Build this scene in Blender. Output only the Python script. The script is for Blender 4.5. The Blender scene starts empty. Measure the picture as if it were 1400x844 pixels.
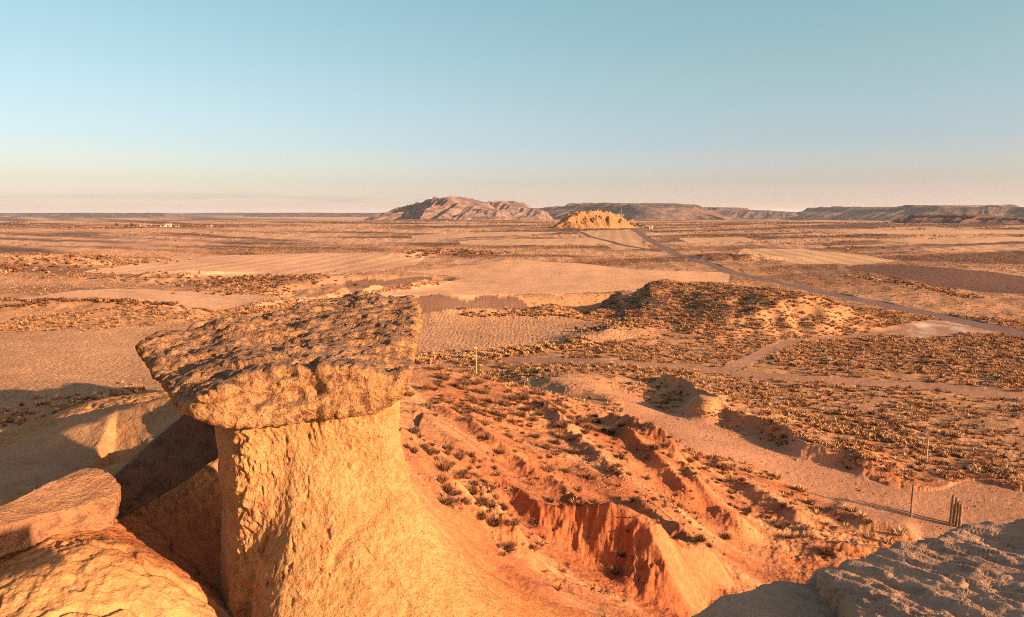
import bpy, math, random
import numpy as np
from mathutils import Vector

R = math.radians
scene = bpy.context.scene
col = scene.collection

# ------------------------------------------------------------------ camera
PW, PH, F, PITCH, EYE = 1400.0, 844.0, 933.0, R(8.1), 16.0
cd = bpy.data.cameras.new('camera'); cam = bpy.data.objects.new('camera', cd); col.objects.link(cam)
cam.location = (0, 0, EYE); cam.rotation_euler = (math.pi/2 - PITCH, 0, 0)
cd.sensor_width = 36.0; cd.lens = F/PW*36.0; cd.clip_start = 0.1; cd.clip_end = 120000
scene.camera = cam

# ------------------------------------------------------------------ light
SUN_BACK = 58.0          # degrees to the right of straight behind the camera
SUN_EL = 14.5
sa, se = R(SUN_BACK), R(SUN_EL)
to_sun = Vector((math.sin(sa)*math.cos(se), -math.cos(sa)*math.cos(se), math.sin(se)))
sd = bpy.data.lights.new('sun', 'SUN'); sun = bpy.data.objects.new('sun', sd); col.objects.link(sun)
sd.energy = 5.0; sd.angle = R(0.55); sd.color = (1.0, 0.62, 0.36)
sun.rotation_euler = to_sun.to_track_quat('Z', 'Y').to_euler()
sun.location = (60, -40, 60)

vs = scene.view_settings
vs.view_transform = 'Standard'; vs.look = 'None'; vs.gamma = 1.0; vs.use_curve_mapping = False
vs.exposure = 1.40
EXPO = 2**vs.exposure

def srgb(r, g, b):
    f = lambda c: (c/255/12.92) if c/255 <= .04045 else ((c/255+.055)/1.055)**2.4
    return (f(r), f(g), f(b), 1)

world = bpy.data.worlds.new('World'); scene.world = world; world.use_nodes = True
wt = world.node_tree; wt.nodes.clear(); wn = wt.nodes; wl = wt.links
out = wn.new('ShaderNodeOutputWorld'); bg = wn.new('ShaderNodeBackground'); bg2 = wn.new('ShaderNodeBackground')
add = wn.new('ShaderNodeAddShader')
sky = wn.new('ShaderNodeTexSky'); sky.sky_type = 'NISHITA'; sky.sun_disc = False
sky.sun_elevation = se; sky.sun_rotation = math.pi - sa if False else R(180 - SUN_BACK)
sky.air_density = 1.0; sky.dust_density = 1.5; sky.ozone_density = 1.0
wl.new(sky.outputs[0], bg.inputs[0]); bg.inputs[1].default_value = 0.05
tc = wn.new('ShaderNodeTexCoord'); sep = wn.new('ShaderNodeSeparateXYZ'); wl.new(tc.outputs['Generated'], sep.inputs[0])
ramp = wn.new('ShaderNodeValToRGB'); wl.new(sep.outputs[2], ramp.inputs[0])
SK = 1.0
stops = [(0.0, (.225,.158,.135)), (0.004, (.218,.150,.126)), (0.020, (.156,.112,.116)), (0.041, (.088,.066,.084)), (0.092, (.046,.053,.080)),
         (0.19, (.038,.068,.054)), (0.275, (.030,.072,.056)), (0.6, (.01,.03,.04)), (1.0, (.01,.02,.03))]
el = ramp.color_ramp.elements
while len(el) < len(stops): el.new(0.5)
for e, (p, c) in zip(el, stops):
    e.position = p; e.color = (*c, 1)
# warm half of the sky round the low sun (behind the camera)
dot = wn.new('ShaderNodeVectorMath'); dot.operation = 'DOT_PRODUCT'
wl.new(tc.outputs['Generated'], dot.inputs[0]); dot.inputs[1].default_value = tuple(to_sun)
mr = wn.new('ShaderNodeMapRange'); mr.inputs[1].default_value = 0.15; mr.inputs[2].default_value = 0.9; mr.clamp = True
wl.new(dot.outputs['Value'], mr.inputs[0])
mx = wn.new('ShaderNodeMix'); mx.data_type = 'RGBA'
wl.new(mr.outputs[0], mx.inputs[0]); wl.new(ramp.outputs[0], mx.inputs[6]); mx.inputs[7].default_value = (.14, .06, .03, 1)
# faint streaks of thin cloud low over the left horizon
mp = wn.new('ShaderNodeMapping'); mp.inputs['Scale'].default_value = (5, 5, 260)
wl.new(tc.outputs['Generated'], mp.inputs[0])
nz = wn.new('ShaderNodeTexNoise'); nz.inputs['Scale'].default_value = 1.0; nz.inputs['Detail'].default_value = 4
wl.new(mp.outputs[0], nz.inputs[0])
band = wn.new('ShaderNodeValToRGB'); wl.new(sep.outputs[2], band.inputs[0])
b = band.color_ramp.elements; b[0].position = 0.004; b[0].color = (0, 0, 0, 1); b[1].position = 0.014; b[1].color = (1, 1, 1, 1)
x_ = b.new(0.022); x_.color = (1, 1, 1, 1); x_ = b.new(0.034); x_.color = (0, 0, 0, 1)
bx = wn.new('ShaderNodeMapRange'); wl.new(sep.outputs[0], bx.inputs[0])
bx.inputs[1].default_value = -0.05; bx.inputs[2].default_value = -0.22; bx.clamp = True
nr = wn.new('ShaderNodeMapRange'); wl.new(nz.outputs[0], nr.inputs[0]); nr.inputs[1].default_value = .42; nr.inputs[2].default_value = .7; nr.clamp = True
m1 = wn.new('ShaderNodeMath'); m1.operation = 'MULTIPLY'; wl.new(band.outputs[0], m1.inputs[0]); wl.new(bx.outputs[0], m1.inputs[1])
m2 = wn.new('ShaderNodeMath'); m2.operation = 'MULTIPLY'; wl.new(m1.outputs[0], m2.inputs[0]); wl.new(nr.outputs[0], m2.inputs[1])
mc = wn.new('ShaderNodeMix'); mc.data_type = 'RGBA'; wl.new(m2.outputs[0], mc.inputs[0])
wl.new(mx.outputs[2], mc.inputs[6]); mc.inputs[7].default_value = (.10, .085, .10, 1)
wl.new(mc.outputs[2], bg2.inputs[0]); bg2.inputs[1].default_value = 1.0
wl.new(bg.outputs[0], add.inputs[0]); wl.new(bg2.outputs[0], add.inputs[1]); wl.new(add.outputs[0], out.inputs[0])

scene.cycles.max_bounces = 6; scene.cycles.diffuse_bounces = 2; scene.cycles.filter_width = 1.0; scene.cycles.volume_bounces = 0
scene.cycles.use_denoising = False

# ------------------------------------------------------------------ helpers: noise
def _h(ix, iy, iz, seed):
    h = (ix*374761393 + iy*668265263 + iz*2147483647 + seed*1274126177) & 0xffffffff
    h = ((h ^ (h >> 13))*1274126177) & 0xffffffff
    h = ((h ^ (h >> 15))*2246822519) & 0xffffffff
    return h ^ (h >> 16)
def perlin2(x, y, seed=0):
    x = np.asarray(x, float); y = np.asarray(y, float)
    xi = np.floor(x).astype(np.int64); yi = np.floor(y).astype(np.int64)
    xf = x-xi; yf = y-yi
    u = xf*xf*xf*(xf*(xf*6-15)+10); v = yf*yf*yf*(yf*(yf*6-15)+10)
    def g(a, b, dx, dy):
        an = (_h(a, b, 0, seed) & 1023)*(2*np.pi/1024)
        return np.cos(an)*dx + np.sin(an)*dy
    n00 = g(xi, yi, xf, yf); n10 = g(xi+1, yi, xf-1, yf); n01 = g(xi, yi+1, xf, yf-1); n11 = g(xi+1, yi+1, xf-1, yf-1)
    return ((n00+(n10-n00)*u)*(1-v) + (n01+(n11-n01)*u)*v)*1.4
def perlin3(x, y, z, seed=0):
    xi = np.floor(x).astype(np.int64); yi = np.floor(y).astype(np.int64); zi = np.floor(z).astype(np.int64)
    xf = x-xi; yf = y-yi; zf = z-zi
    u = xf*xf*(3-2*xf); v = yf*yf*(3-2*yf); w = zf*zf*(3-2*zf)
    def g(i, j, k):
        h = _h(xi+i, yi+j, zi+k, seed)
        a = (h & 1023)/511.5-1; b = ((h >> 10) & 1023)/511.5-1; c = ((h >> 20) & 1023)/511.5-1
        return a*(xf-i)+b*(yf-j)+c*(zf-k)
    x00 = g(0,0,0)*(1-u)+g(1,0,0)*u; x10 = g(0,1,0)*(1-u)+g(1,1,0)*u
    x01 = g(0,0,1)*(1-u)+g(1,0,1)*u; x11 = g(0,1,1)*(1-u)+g(1,1,1)*u
    return ((x00*(1-v)+x10*v)*(1-w)+(x01*(1-v)+x11*v)*w)*1.3
def fbm2(x, y, oct=4, seed=0, ridge=False):
    t = 0; a = 1.; s = 0
    for o in range(oct):
        n = perlin2(x*2**o+o*17.3, y*2**o-o*9.1, seed+o)
        if ridge: n = 1-2*np.abs(n)
        t = t+a*n; s += a; a *= .5
    return t/s
def fbm3(p, sc, oct=3, seed=0, ridge=False):
    t = 0; a = 1.; s = 0
    for o in range(oct):
        k = 2**o
        n = perlin3(p[:,0]*sc[0]*k+o*7.7, p[:,1]*sc[1]*k, p[:,2]*sc[2]*k-o*3.3, seed+o)
        if ridge: n = 1-2*np.abs(n)
        t = t+a*n; s += a; a *= .5
    return t/s
def sstep(a, b, x):
    t = np.clip((x-a)/(b-a), 0, 1); return t*t*(3-2*t)

# ------------------------------------------------------------------ helpers: surveying from the camera station
CP, SP = math.cos(PITCH), math.sin(PITCH)
def ray(px, py):
    u = (px-PW/2)/F; v = (PH/2-py)/F
    return np.array([u, CP+v*SP, -SP+v*CP])
def at(px, py, d):
    r = ray(px, py); return r*(d/r[1])+np.array([0, 0, EYE])
def on_plane(px, py, z=0.):
    r = ray(px, py)
    if r[2] > -1e-4: r[2] = -1e-4
    return r*((z-EYE)/r[2])+np.array([0, 0, EYE])

# ------------------------------------------------------------------ terrain height
def plain(x, y):
    r = np.hypot(x, y)
    return -25*sstep(600, 4000, r)
def gpt(px, py):
    """point on the plain seen at px,py"""
    z = 0.
    for _ in range(12):
        p = on_plane(px, py, z); z = float(plain(p[0], p[1]))
    return p
C = [(700,844,13),(760,844,14),(850,844,16),(900,844,17.5),(1000,844,19),(640,800,13.5),(620,700,17),(700,760,17.5),(700,700,21.5),
     (600,640,19),(560,600,20),(560,560,28),(570,508,42),(640,516,46),(720,534,48),(800,562,46),(840,588,43),
     (780,545,52),(800,520,58),(760,508,62),(850,540,56),(900,760,22),(900,700,27),(800,700,24.5),(800,640,31),(700,640,26),
     (700,590,33),(900,640,34),(900,600,40),(900,560,51),(1000,600,45),(1100,640,40.5),(1000,660,36),(1000,720,30.5),(1000,770,26),
     (1100,700,34),(1100,760,28.5),(1200,740,31),(1200,690,35.5),(1000,560,53),
     (0,600,21),(100,560,22),(230,545,20),(100,660,14.5),(0,680,12),(0,770,9),(0,844,7.5),(100,844,7.8),(200,844,8.2),(60,742,9.2),(110,722,9.8),(150,712,10.2),(166,735,9.8),(200,740,9.4),(240,765,9.0),(265,840,8.5),(60,770,8.8),
     (330,600,14),(560,690,14),(600,765,12.8),(440,600,17),(380,600,15)]
CW = [tuple(at(*c)) for c in C]
CW += [(-5.4,10.4,10.0),(-4.3,9.4,10.0),(-5.9,11.4,10.2),(-3.4,8.0,10.2)]
CW += [(-3.2,53,1.5),(-7.5,54,2.2),(1.2,54,.9),(-25,28,3),(-16,30,5),(-35,35,1),(-9,30,7),(-40,50,0),(-20,48,1.2),(-11,50,2.4),(-30,20,5),(-22,14,8),
       (5,10,6),(5,5,9.5),(10,10,3.5),(15,5,5),(3,8,8),(0,9,9.2),(0,0,12.6),(-5,0,11.5),(5,0,11),(0,-10,10),(-15,0,9.5),(15,-8,5),(25,5,2),(30,20,0),
       (-12,60,0),(0,66,0),(20,64,0),(25,45,0),(30,35,0),(40,48,0),(-60,60,0),(-30,62,0),(55,30,0),(60,0,0),(-60,20,1),(-55,-20,2),(0,-50,2),(50,-40,0),(-30,80,0),
       (0,85,0),(30,80,0),(60,60,0),(-60,90,0),(60,90,0),(15,30,.9),(20,24,.8),(12,16,2.6),(22,34,0)]
CW = np.array(CW)
def _phi(d2): return np.sqrt(d2+4.0)
_A = _phi(((CW[:,None,:2]-CW[None,:,:2])**2).sum(-1)); _n = len(CW)
_M = np.zeros((_n+1, _n+1)); _M[:_n,:_n] = _A - np.eye(_n)*0.05; _M[:_n,_n] = 1; _M[_n,:_n] = 1
_W = np.linalg.solve(_M, np.append(CW[:,2], 0))
def rbf(x, y):
    o = np.zeros(x.shape)
    for i in range(_n): o += _W[i]*np.sqrt((x-CW[i,0])**2+(y-CW[i,1])**2+4.0)
    return o+_W[_n]

def linedist(x, y, P):
    """signed distance (left of the direction of travel is positive) and parameter 0..1 along polyline P"""
    P = np.asarray(P, float)[:, :2]
    best = np.full(x.shape, 1e18); sg = np.zeros(x.shape); tt = np.zeros(x.shape)
    L = np.hypot(*(P[1:]-P[:-1]).T); cum = np.append(0, np.cumsum(L))
    for i in range(len(P)-1):
        ax, ay = P[i]; dx, dy = P[i+1]-P[i]
        t = np.clip(((x-ax)*dx+(y-ay)*dy)/(dx*dx+dy*dy), 0, 1)
        ex = x-ax-t*dx; ey = y-ay-t*dy; d = ex*ex+ey*ey
        m = d < best
        best = np.where(m, d, best); s = dx*ey-dy*ex
        sg = np.where(m, np.sign(s), sg); tt = np.where(m, (cum[i]+t*L[i])/cum[-1], tt)
    return np.sqrt(best)*sg, tt
def inside(x, y, P):
    P = np.asarray(P, float)[:, :2]
    c = np.zeros(x.shape, bool); n = len(P); j = n-1
    for i in range(n):
        xi, yi = P[i]; xj, yj = P[j]
        if yi != yj:
            c ^= ((yi > y) != (yj > y)) & (x < (xj-xi)*(y-yi)/(yj-yi)+xi)
        j = i
    return c
def G(pts): return [gpt(*p) for p in pts]
def A3(pts): return [at(*p) for p in pts]
# (polyline, height, width on the left of travel, width on the right, end taper)
LINES = [
 # knife ridge down the red slope, steep towards the camera
 (A3([(548,548,27),(600,578,25),(660,618,23),(720,662,22),(790,712,20.5),(860,762,19.5),(930,815,18)]), (.15, .25, .35, .9, 2.2, 1.6), 2.6, .42, .12),
 (A3([(600,700,16.5),(660,735,16),(720,790,15),(780,835,14.5)]), .35, 1.2, .5, .2),
 (A3([(640,530,42),(700,570,37),(770,620,32),(850,680,27.5),(930,740,24),(1000,790,22)]), .35, 3., 1.0, .2),
 (A3([(575,535,31),(620,558,29),(670,590,27),(730,630,25),(800,680,23),(850,720,21.5)]), (.2, .5, .6, .5), .9, .35, .15),
 (A3([(700,548,42),(745,580,37),(790,612,33),(840,655,29.5),(880,690,27)]), (.3, .7, .5), 1.0, .4, .2),
 (A3([(860,700,26),(910,740,23.5),(960,780,21.5),(1000,810,20.5)]), (.5, .8, .5), 1.0, .4, .2),
 (A3([(640,655,21),(665,690,19.5),(700,735,18),(740,780,17)]), (.2, .5, .5), .5, .35, .2),
 (A3([(990,655,36),(1030,680,34),(1080,705,32),(1120,730,30.5)]), (.4, .7, .4), 1.3, .45, .2),
 (A3([(820,566,45),(850,590,41.5),(885,615,38.5),(925,642,35.5),(950,660,34)]), .95, .9, .75, .2),
 (A3([(838,606,38.5),(880,640,35),(925,675,32),(965,706,30)]), .7, 1.5, .4, .2),
 (A3([(918,652,34.5),(945,680,32.5),(985,712,30),(1040,742,28.5)]), .75, 1.6, .5, .2),
 (A3([(1110,700,34),(1150,715,33),(1200,732,32),(1270,748,31)]), .55, 2.0, .5, .2),
 (A3([(885,518,62),(930,530,58),(985,556,51),(1040,582,46.3),(1100,606,43),(1180,632,40.3),(1255,655,38.2)]), 1.05, 3.5, .55, .12),
 (A3([(735,520,59),(800,545,54),(870,575,48)]), .5, 2.2, 1.0, .2),
 ([np.array([-20.5,40,0.]),np.array([-15.5,41,0.]),np.array([-11,42,0.]),np.array([-7.5,43,0.])], (6.2, 4.6), 5., 5., .12),  # unseen spur behind the hoodoo, added to shade the left field
 (G([(560,434),(640,434),(700,432),(770,433),(800,433)]), 1.6, 2.2, 2.5, .1),  # bank raised to throw shade into the basin beyond
 (G([(400,404),(480,404),(560,394),(600,384)]), 1.6, 2.5, 3., .1),  # likewise raised for shade in the second basin
 # shrubby ridge in the middle distance and its left shoulder
 ([at(842,412,118),at(880,402,117),at(925,394,115),at(975,388,112),at(1015,393,107),at(1060,406,101),at(1110,422,95),at(1170,438,88)], 4.6, 8., 13., .2),
 ([gpt(770,478),gpt(830,462),gpt(890,446)], 1.0, 4., 3., .2),
 ([at(765,433,116),at(810,424,117),at(850,413,118)], (.8, 3.4), 5., 4., .1),
 # low scrub bank in the left middle distance
 (G([(-120,425),(0,420),(150,420),(230,426),(290,438)]), 1.4, 2., 9., .15),
 (G([(330,421),(420,412),(500,402),(600,389)]), .7, 4., 1.5, .1),
 (G([(-60,372),(60,361),(180,360)]), 2.5, 8., 20., .2),
 (G([(180,383),(240,377),(255,385)]), 1.5, 5., 12., .2),
 (G([(950,357),(985,352),(1020,354),(1050,358)]), 1.8, 8., 8., .3),
 (G([(560,352),(590,345),(660,346)]), 1.8, 10., 8., .2),
 (G([(430,300),(560,301),(700,304)]), 2.0, 30., 10., .2),
 (G([(0,306),(120,304),(300,306)]), 3.0, 60., 30., .2),
]
BASINS = [  # sunk to gather shade: polygon, depth, edge softness (m)
 (G([(470,412),(560,406),(700,405),(850,402),(840,415),(790,428),(560,433),(480,424)]), 3.6, 3.),
 (G([(380,397),(430,386),(470,379),(600,380),(560,392),(480,402),(400,402)]), 5.0, 5.),
]
def polyedge(x, y, P):
    P = list(P)+[P[0]]
    d, _ = linedist(x, y, P)
    return np.abs(d)*np.where(inside(x, y, P[:-1]), 1, -1)
def smooth_h(x, y):
    r = np.hypot(x, y)
    h = plain(x, y)
    w = 1-sstep(72, 100, r)
    m = w > 0
    if m.any():
        hh = np.zeros(x.shape); hh[m] = rbf(x[m], y[m])*w[m]; h = h+hh
    # gentle roll of the plain
    wf = sstep(70, 200, r)*(1-.0*r)
    h = h+wf*(fbm2(x/90, y/90, 3, 5)*1.1 + fbm2(x/400, y/400, 2, 9)*2.5*sstep(200, 900, r))
    wx = perlin2(x/3.1, y/3.1, 40); wy = perlin2(x/3.1, y/3.1, 41)
    for P, a, wl_, wr, tap in LINES:
        P = np.asarray(P)[:, :2]; big = max(wl_, wr)
        mn = P.min(0)-big*5; mxx = P.max(0)+big*5
        m = (x > mn[0]) & (x < mxx[0]) & (y > mn[1]) & (y < mxx[1])
        if not m.any(): continue
        k = min(.9, big*.22)*(1 if big < 5 else 2)
        xs = x[m]+wx[m]*k; ys = y[m]+wy[m]*k
        d, t = linedist(xs, ys, P)
        av = a if isinstance(a, tuple) else (a, a); amp0 = np.interp(t, np.linspace(0, 1, len(av)), av)
        if big < 5:
            Ln = np.hypot(*(P[1:]-P[:-1]).T).sum()
            d = d+(.06*fbm2(t*Ln/.5, d*1.5, 3, 88, True)+.30*perlin2(t*Ln/1.7, d*.6, 89)+.13*fbm2(x[m]/.38, y[m]/.38, 3, 87))*(d < .6)*np.minimum(1, amp0)
        ww = np.where(d > 0, wl_, wr)
        av = a if isinstance(a, tuple) else (a, a)
        amp = np.interp(t, np.linspace(0, 1, len(av)), av)*sstep(-.001, tap, t)*sstep(1.001, 1-tap, t)*(1+.3*perlin2(xs/(big*1.5), ys/(big*1.5), 7))
        f = np.abs(d)/ww
        prof = np.where(f < 3, np.exp(-f**1.5), 0)
        h[m] += amp*prof
    for P, dep, soft in BASINS:
        P2 = np.asarray(P)[:, :2]; mn = P2.min(0)-soft; mxx = P2.max(0)+soft
        m = (x > mn[0]) & (x < mxx[0]) & (y > mn[1]) & (y < mxx[1])
        if m.any(): h[m] -= dep*sstep(-soft, soft, polyedge(x[m], y[m], P))
    # bright nose of the bank beside the gravel wash
    nose = at(962, 560, 50.5)
    h = h+1.5*np.exp(-(((x-nose[0])/1.3)**2+((y-nose[1])/1.9)**2)**1.5)
    nose = at(905, 545, 54)
    h = h-.5*np.exp(-(((x-nose[0])/1.8)**2+((y-nose[1])/3.5)**2))
    return h
_ds = np.exp(np.linspace(math.log(3), math.log(20000), 5200))
def hit(px, py):
    r = ray(px, py); s = _ds/r[1]
    x = r[0]*s; y = r[1]*s; z = EYE+r[2]*s
    h = smooth_h(x, y); k = np.where(z < h)[0]
    k = k[0] if len(k) else len(_ds)-1
    return np.array([x[k], y[k], h[k]])
def HIT(pts): return [hit(*p) for p in pts]

# ------------------------------------------------------------------ regions of the ground (world polygons)
REG = {}   # name: (polygons, albedo)
FIELDS = [
 ('ploughed_field', HIT([(-140,452),(0,455),(120,452),(230,444),(330,434),(420,420),(560,433),(700,431),(790,434),(860,446),(885,460),(800,470),(700,478),(640,488),(590,500)])+[(-11,70,0),(-16,63,0),(-30,57,0),(-48,50,0),(-75,50,0),(-100,62,0)], (.60,.345,.195)),
 ('stubble_field', HIT([(-80,416),(40,407),(110,397),(200,395),(330,402),(420,404),(420,414),(330,421),(250,424),(170,413),(60,408),(0,413),(-60,424)]), (.74,.44,.26)),
 ('harvested_field', HIT([(120,372),(200,358),(290,350),(430,346),(570,345),(582,351),(570,362),(520,370),(430,376),(330,380),(240,380),(180,375)]), (.74,.44,.26)),
 ('stubble_field', HIT([(560,372),(640,362),(720,356),(800,361),(880,370),(1000,372),(1010,381),(930,386),(860,398),(760,403),(600,405),(500,407),(440,404),(480,398),(590,388),(640,380)]), (.72,.42,.245)),
 ('harvested_field', HIT([(1000,348),(1015,340),(1100,341),(1190,350),(1230,357),(1180,362),(1100,361),(1050,352)]), (.66,.42,.24)),
 ('harvested_field', HIT([(785,316),(868,314),(888,341),(840,342)]), (.60,.38,.22)),
 ('stubble_field', HIT([(625,330),(800,326),(845,334),(700,336),(630,334)]), (.66,.42,.24)),
 ('stubble_field', HIT([(560,322),(700,317),(780,317),(740,320),(620,326),(565,327)]), (.64,.40,.23)),
 ('stubble_field', HIT([(930,326),(1010,324),(1040,330),(940,333)]), (.64,.40,.23)),
 ('stubble_field', HIT([(1150,318),(1300,314),(1500,314),(1500,318),(1250,321)]), (.64,.42,.25)),
 ('stubble_field', HIT([(1180,328),(1500,322),(1500,328),(1300,334)]), (.60,.38,.23)),
 ('ploughed_field', HIT([(1150,365),(1230,361),(1300,367),(1400,378),(1460,386),(1440,404),(1370,402),(1290,394),(1210,377)]), (.20,.11,.085)),
 ('fallow_field', HIT([(470,414),(560,407),(700,406),(850,403),(835,415),(785,427),(560,431),(480,424)]), (.21,.125,.09)),  # dark albedo stands in for the shadow band on this field
 ('fallow_field', HIT([(400,401),(440,387),(475,380),(590,381),(555,392),(480,401)]), (.21,.125,.09)),  # shadow painted into the soil colour here too
 ('gravel_wash', HIT([(835,528),(880,545),(905,562),(960,568),(1010,580),(1060,605),(1130,632),(1200,655),(1250,668),(1330,660),(1420,672),(1560,700),(1560,800),(1420,760),(1330,745),(1250,738),(1190,712),(1130,690),(1060,655),(1000,632),(940,612),(880,588),(850,560)]), (.52,.27,.16)),
 ('salt_flat', HIT([(1205,458),(1235,444),(1270,437),(1330,441),(1378,455),(1350,460),(1300,458),(1260,461),(1225,458)]), (.62,.50,.42)),
]
ROADS = [
 ('road', HIT([(866,313.5),(876,320),(892,331),(930,350),(1000,373),(1060,385.5),(1150,405),(1250,425),(1330,442),(1400,457.5),(1500,479),(1640,510)]), 2.3, (.20,.135,.12)),
 ('dirt_track', HIT([(1240,446),(1190,458),(1130,463),(1085,466),(1050,480),(1010,498),(990,508)]), 1.1, (.42,.24,.15)),
 ('dirt_track', HIT([(700,492),(780,494),(860,497),(940,503),(1000,511),(1080,517),(1170,522),(1260,528),(1420,545)]), 1.5, (.40,.22,.135)),
 ('dirt_track', HIT([(788,316),(815,326),(850,335),(900,344)]), 1.6, (.16,.10,.08)),
]

# wild ground colour
def wild_col(x, y, h, r):
    n1 = fbm2(x/9, y/9, 3, 21); n2 = fbm2(x/(25+r*.15), y/(6+r*.03), 4, 22); n3 = fbm2(x/1.3, y/1.3, 3, 23)
    base = np.array([.50,.275,.145])
    c = base[None]*(1+.22*n1[:,None]+.10*n3[:,None])
    far = sstep(90, 260, r)
    dark = np.array([.17,.092,.06]); pale = np.array([.64,.38,.225])
    k = np.clip(n2*2.6+.52-.22*sstep(0, -80, x), 0, 1)[:,None]
    cf = pale*(1-k)+dark*k
    cf = cf*(1+.12*n3[:,None])
    c = c*(1-far[:,None])+cf*far[:,None]
    # red clay of the near slope
    red = (1-sstep(38, 60, r))*sstep(-6, -1, x+(r-16)*.05)
    redn = np.clip(.55+.9*fbm2(x/5, y/5, 3, 31)+.3*sstep(26, 10, np.abs(x-2)+.1*r), 0, 1)*red
    c = c*(1-redn[:,None])+np.array([.51,.185,.078])[None]*redn[:,None]*(1+.15*n3[:,None])
    # (clay left of the hoodoo is yellow, redder in the hollow, where bounce light is put into the red clay)
    yel = sstep(-3.2, -5.0, x)*(1-sstep(26, 34, r))
    c = c*(1-yel[:,None])+np.array([.55,.285,.12])[None]*yel[:,None]*(1+.12*n1[:,None])
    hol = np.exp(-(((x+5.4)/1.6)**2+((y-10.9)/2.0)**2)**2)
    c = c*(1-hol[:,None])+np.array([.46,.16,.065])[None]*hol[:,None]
    # clay beds of different colour showing as bands down the slope
    ux = x*.93-y*.36; uy = x*.36+y*.93
    bd = fbm2(ux/14, uy/1.3, 3, 35)*(1-sstep(40, 60, r))*sstep(-5, -2, x)
    c = c*(1-np.clip(bd*2.2, 0, .75)[:,None])+np.array([.58,.31,.15])*np.clip(bd*2.2, 0, .75)[:,None]
    c = c*(1-np.clip(-bd*2.4-.1, 0, .7)[:,None])+np.array([.30,.115,.06])*np.clip(-bd*2.4-.1, 0, .7)[:,None]
    kd, kt = linedist(x, y, LINES[0][0])
    kr = np.exp(-(np.clip(np.abs(kd+.5)-.5, 0, 99)/.8)**2)*sstep(.35, .6, kt)*np.clip(.8+.8*n3, .2, 1)
    c = c*(1-kr[:,None])+np.array([.40,.135,.06])*kr[:,None]
    # bare pale mound behind the slope
    mp_ = at(790, 530, 55)
    bare = np.exp(-(((x-mp_[0])/6)**2+((y-mp_[1])/6)**2)**2)*.8
    c = c*(1-bare[:,None])+np.array([.50,.27,.145])*bare[:,None]
    return c

def classify(x, y):
    r = np.hypot(x, y); e = .15+.004*r
    wx = x+perlin2(x/(2+r*.03), y/(2+r*.03), 60)*(.5+.006*r); wy = y+perlin2(x/(2+r*.03), y/(2+r*.03), 61)*(.5+.012*r)
    cls = np.zeros(x.shape, int)
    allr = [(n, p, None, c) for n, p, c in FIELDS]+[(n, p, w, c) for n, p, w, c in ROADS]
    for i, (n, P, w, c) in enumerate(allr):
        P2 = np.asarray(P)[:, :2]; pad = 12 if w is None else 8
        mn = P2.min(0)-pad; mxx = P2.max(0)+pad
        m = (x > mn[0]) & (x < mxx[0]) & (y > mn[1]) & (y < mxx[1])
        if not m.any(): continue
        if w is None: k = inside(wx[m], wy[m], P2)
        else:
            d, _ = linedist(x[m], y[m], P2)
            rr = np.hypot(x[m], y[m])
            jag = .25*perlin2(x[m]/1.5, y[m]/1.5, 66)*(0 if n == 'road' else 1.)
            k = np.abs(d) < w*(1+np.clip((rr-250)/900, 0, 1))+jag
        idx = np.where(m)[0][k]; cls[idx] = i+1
    return cls, allr

def detail(x, y, cls, allr, sm):
    """small relief added on the smooth form"""
    r = np.hypot(x, y)
    names = np.array([0]+[{'ploughed_field':1,'stubble_field':2,'harvested_field':2,'fallow_field':1,'gravel_wash':3,'salt_flat':4,'road':5,'dirt_track':4}[n[0]] for n in allr])[cls]
    d = np.zeros(x.shape)
    far = 1-sstep(150, 420, r)
    m = names == 0
    # erosion rills running down to the right on the near slope
    ux = x*.93-y*.36; uy = x*.36+y*.93
    sl = (1-sstep(50, 75, r))
    rid = fbm2(ux/5.5+.4*perlin2(x/4, y/4, 70), uy/1.5, 4, 71, True)
    lump = fbm2(x/1.1, y/1.1, 4, 73)
    fine = fbm2(x/.28, y/.28, 3, 75)
    nod = np.clip(fbm2(x/.42, y/.42, 3, 79, True), -.5, 1)
    rough = sstep(-.25, .35, fbm2(x/5.5, y/5.5, 3, 74))
    d += np.where(m, sl*((.10+.20*rough)*rid+(.05+.13*rough)*lump+(.02+.03*rough)*fine+.07*rough*nod), 0)
    hum = fbm2(x/(3.5+.01*r), y/(2.2+.02*r), 3, 77)
    lm = m & (x < -3.5) & (r < 26)
    if lm.any():
        xx, yy = x[lm], y[lm]
        st = sm[lm]+.25*fbm2(xx/2, yy/2, 2, 171)
        d[lm] = .10*fbm2(xx/1.4, yy/1.4, 4, 172)+.05*fbm2(xx/.35, yy/.35, 4, 173, True)+.022*fbm2(xx/.1, yy/.1, 3, 176)-.16*np.clip(fbm2(xx/.5, yy/.5, 3, 174)-.22, 0, 1)-.09*np.exp(-(fbm2(xx/1.8, yy/1.8, 3, 175)/.035)**2)
    d += np.where(m, (1-sl)*(.26+.0007*np.minimum(r, 500))*hum, 0)
    d += np.where(names == 1, far*(.10*fbm2(x/.55, y/.55, 3, 80, True)), 0)
    d += np.where(names == 2, far*.03*fbm2(x/.9, y/.9, 2, 81)+.025*np.sin((x*.8-y*.12)*2*np.pi/6)*sstep(120, 200, r), 0)
    d += np.where(names == 3, .03*fbm2(x/.35, y/.35, 3, 82)+.05*fbm2(ux/6, uy/1.2, 2, 83), 0)
    d += np.where(names == 4, .03*fbm2(x/.6, y/.6, 3, 84), 0)
    d += np.where(names == 5, -.04, 0)
    return d
def ground_h(x, y):
    cls, allr = classify(x, y); sm = smooth_h(x, y)
    return sm+detail(x, y, cls, allr, sm), cls

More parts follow.
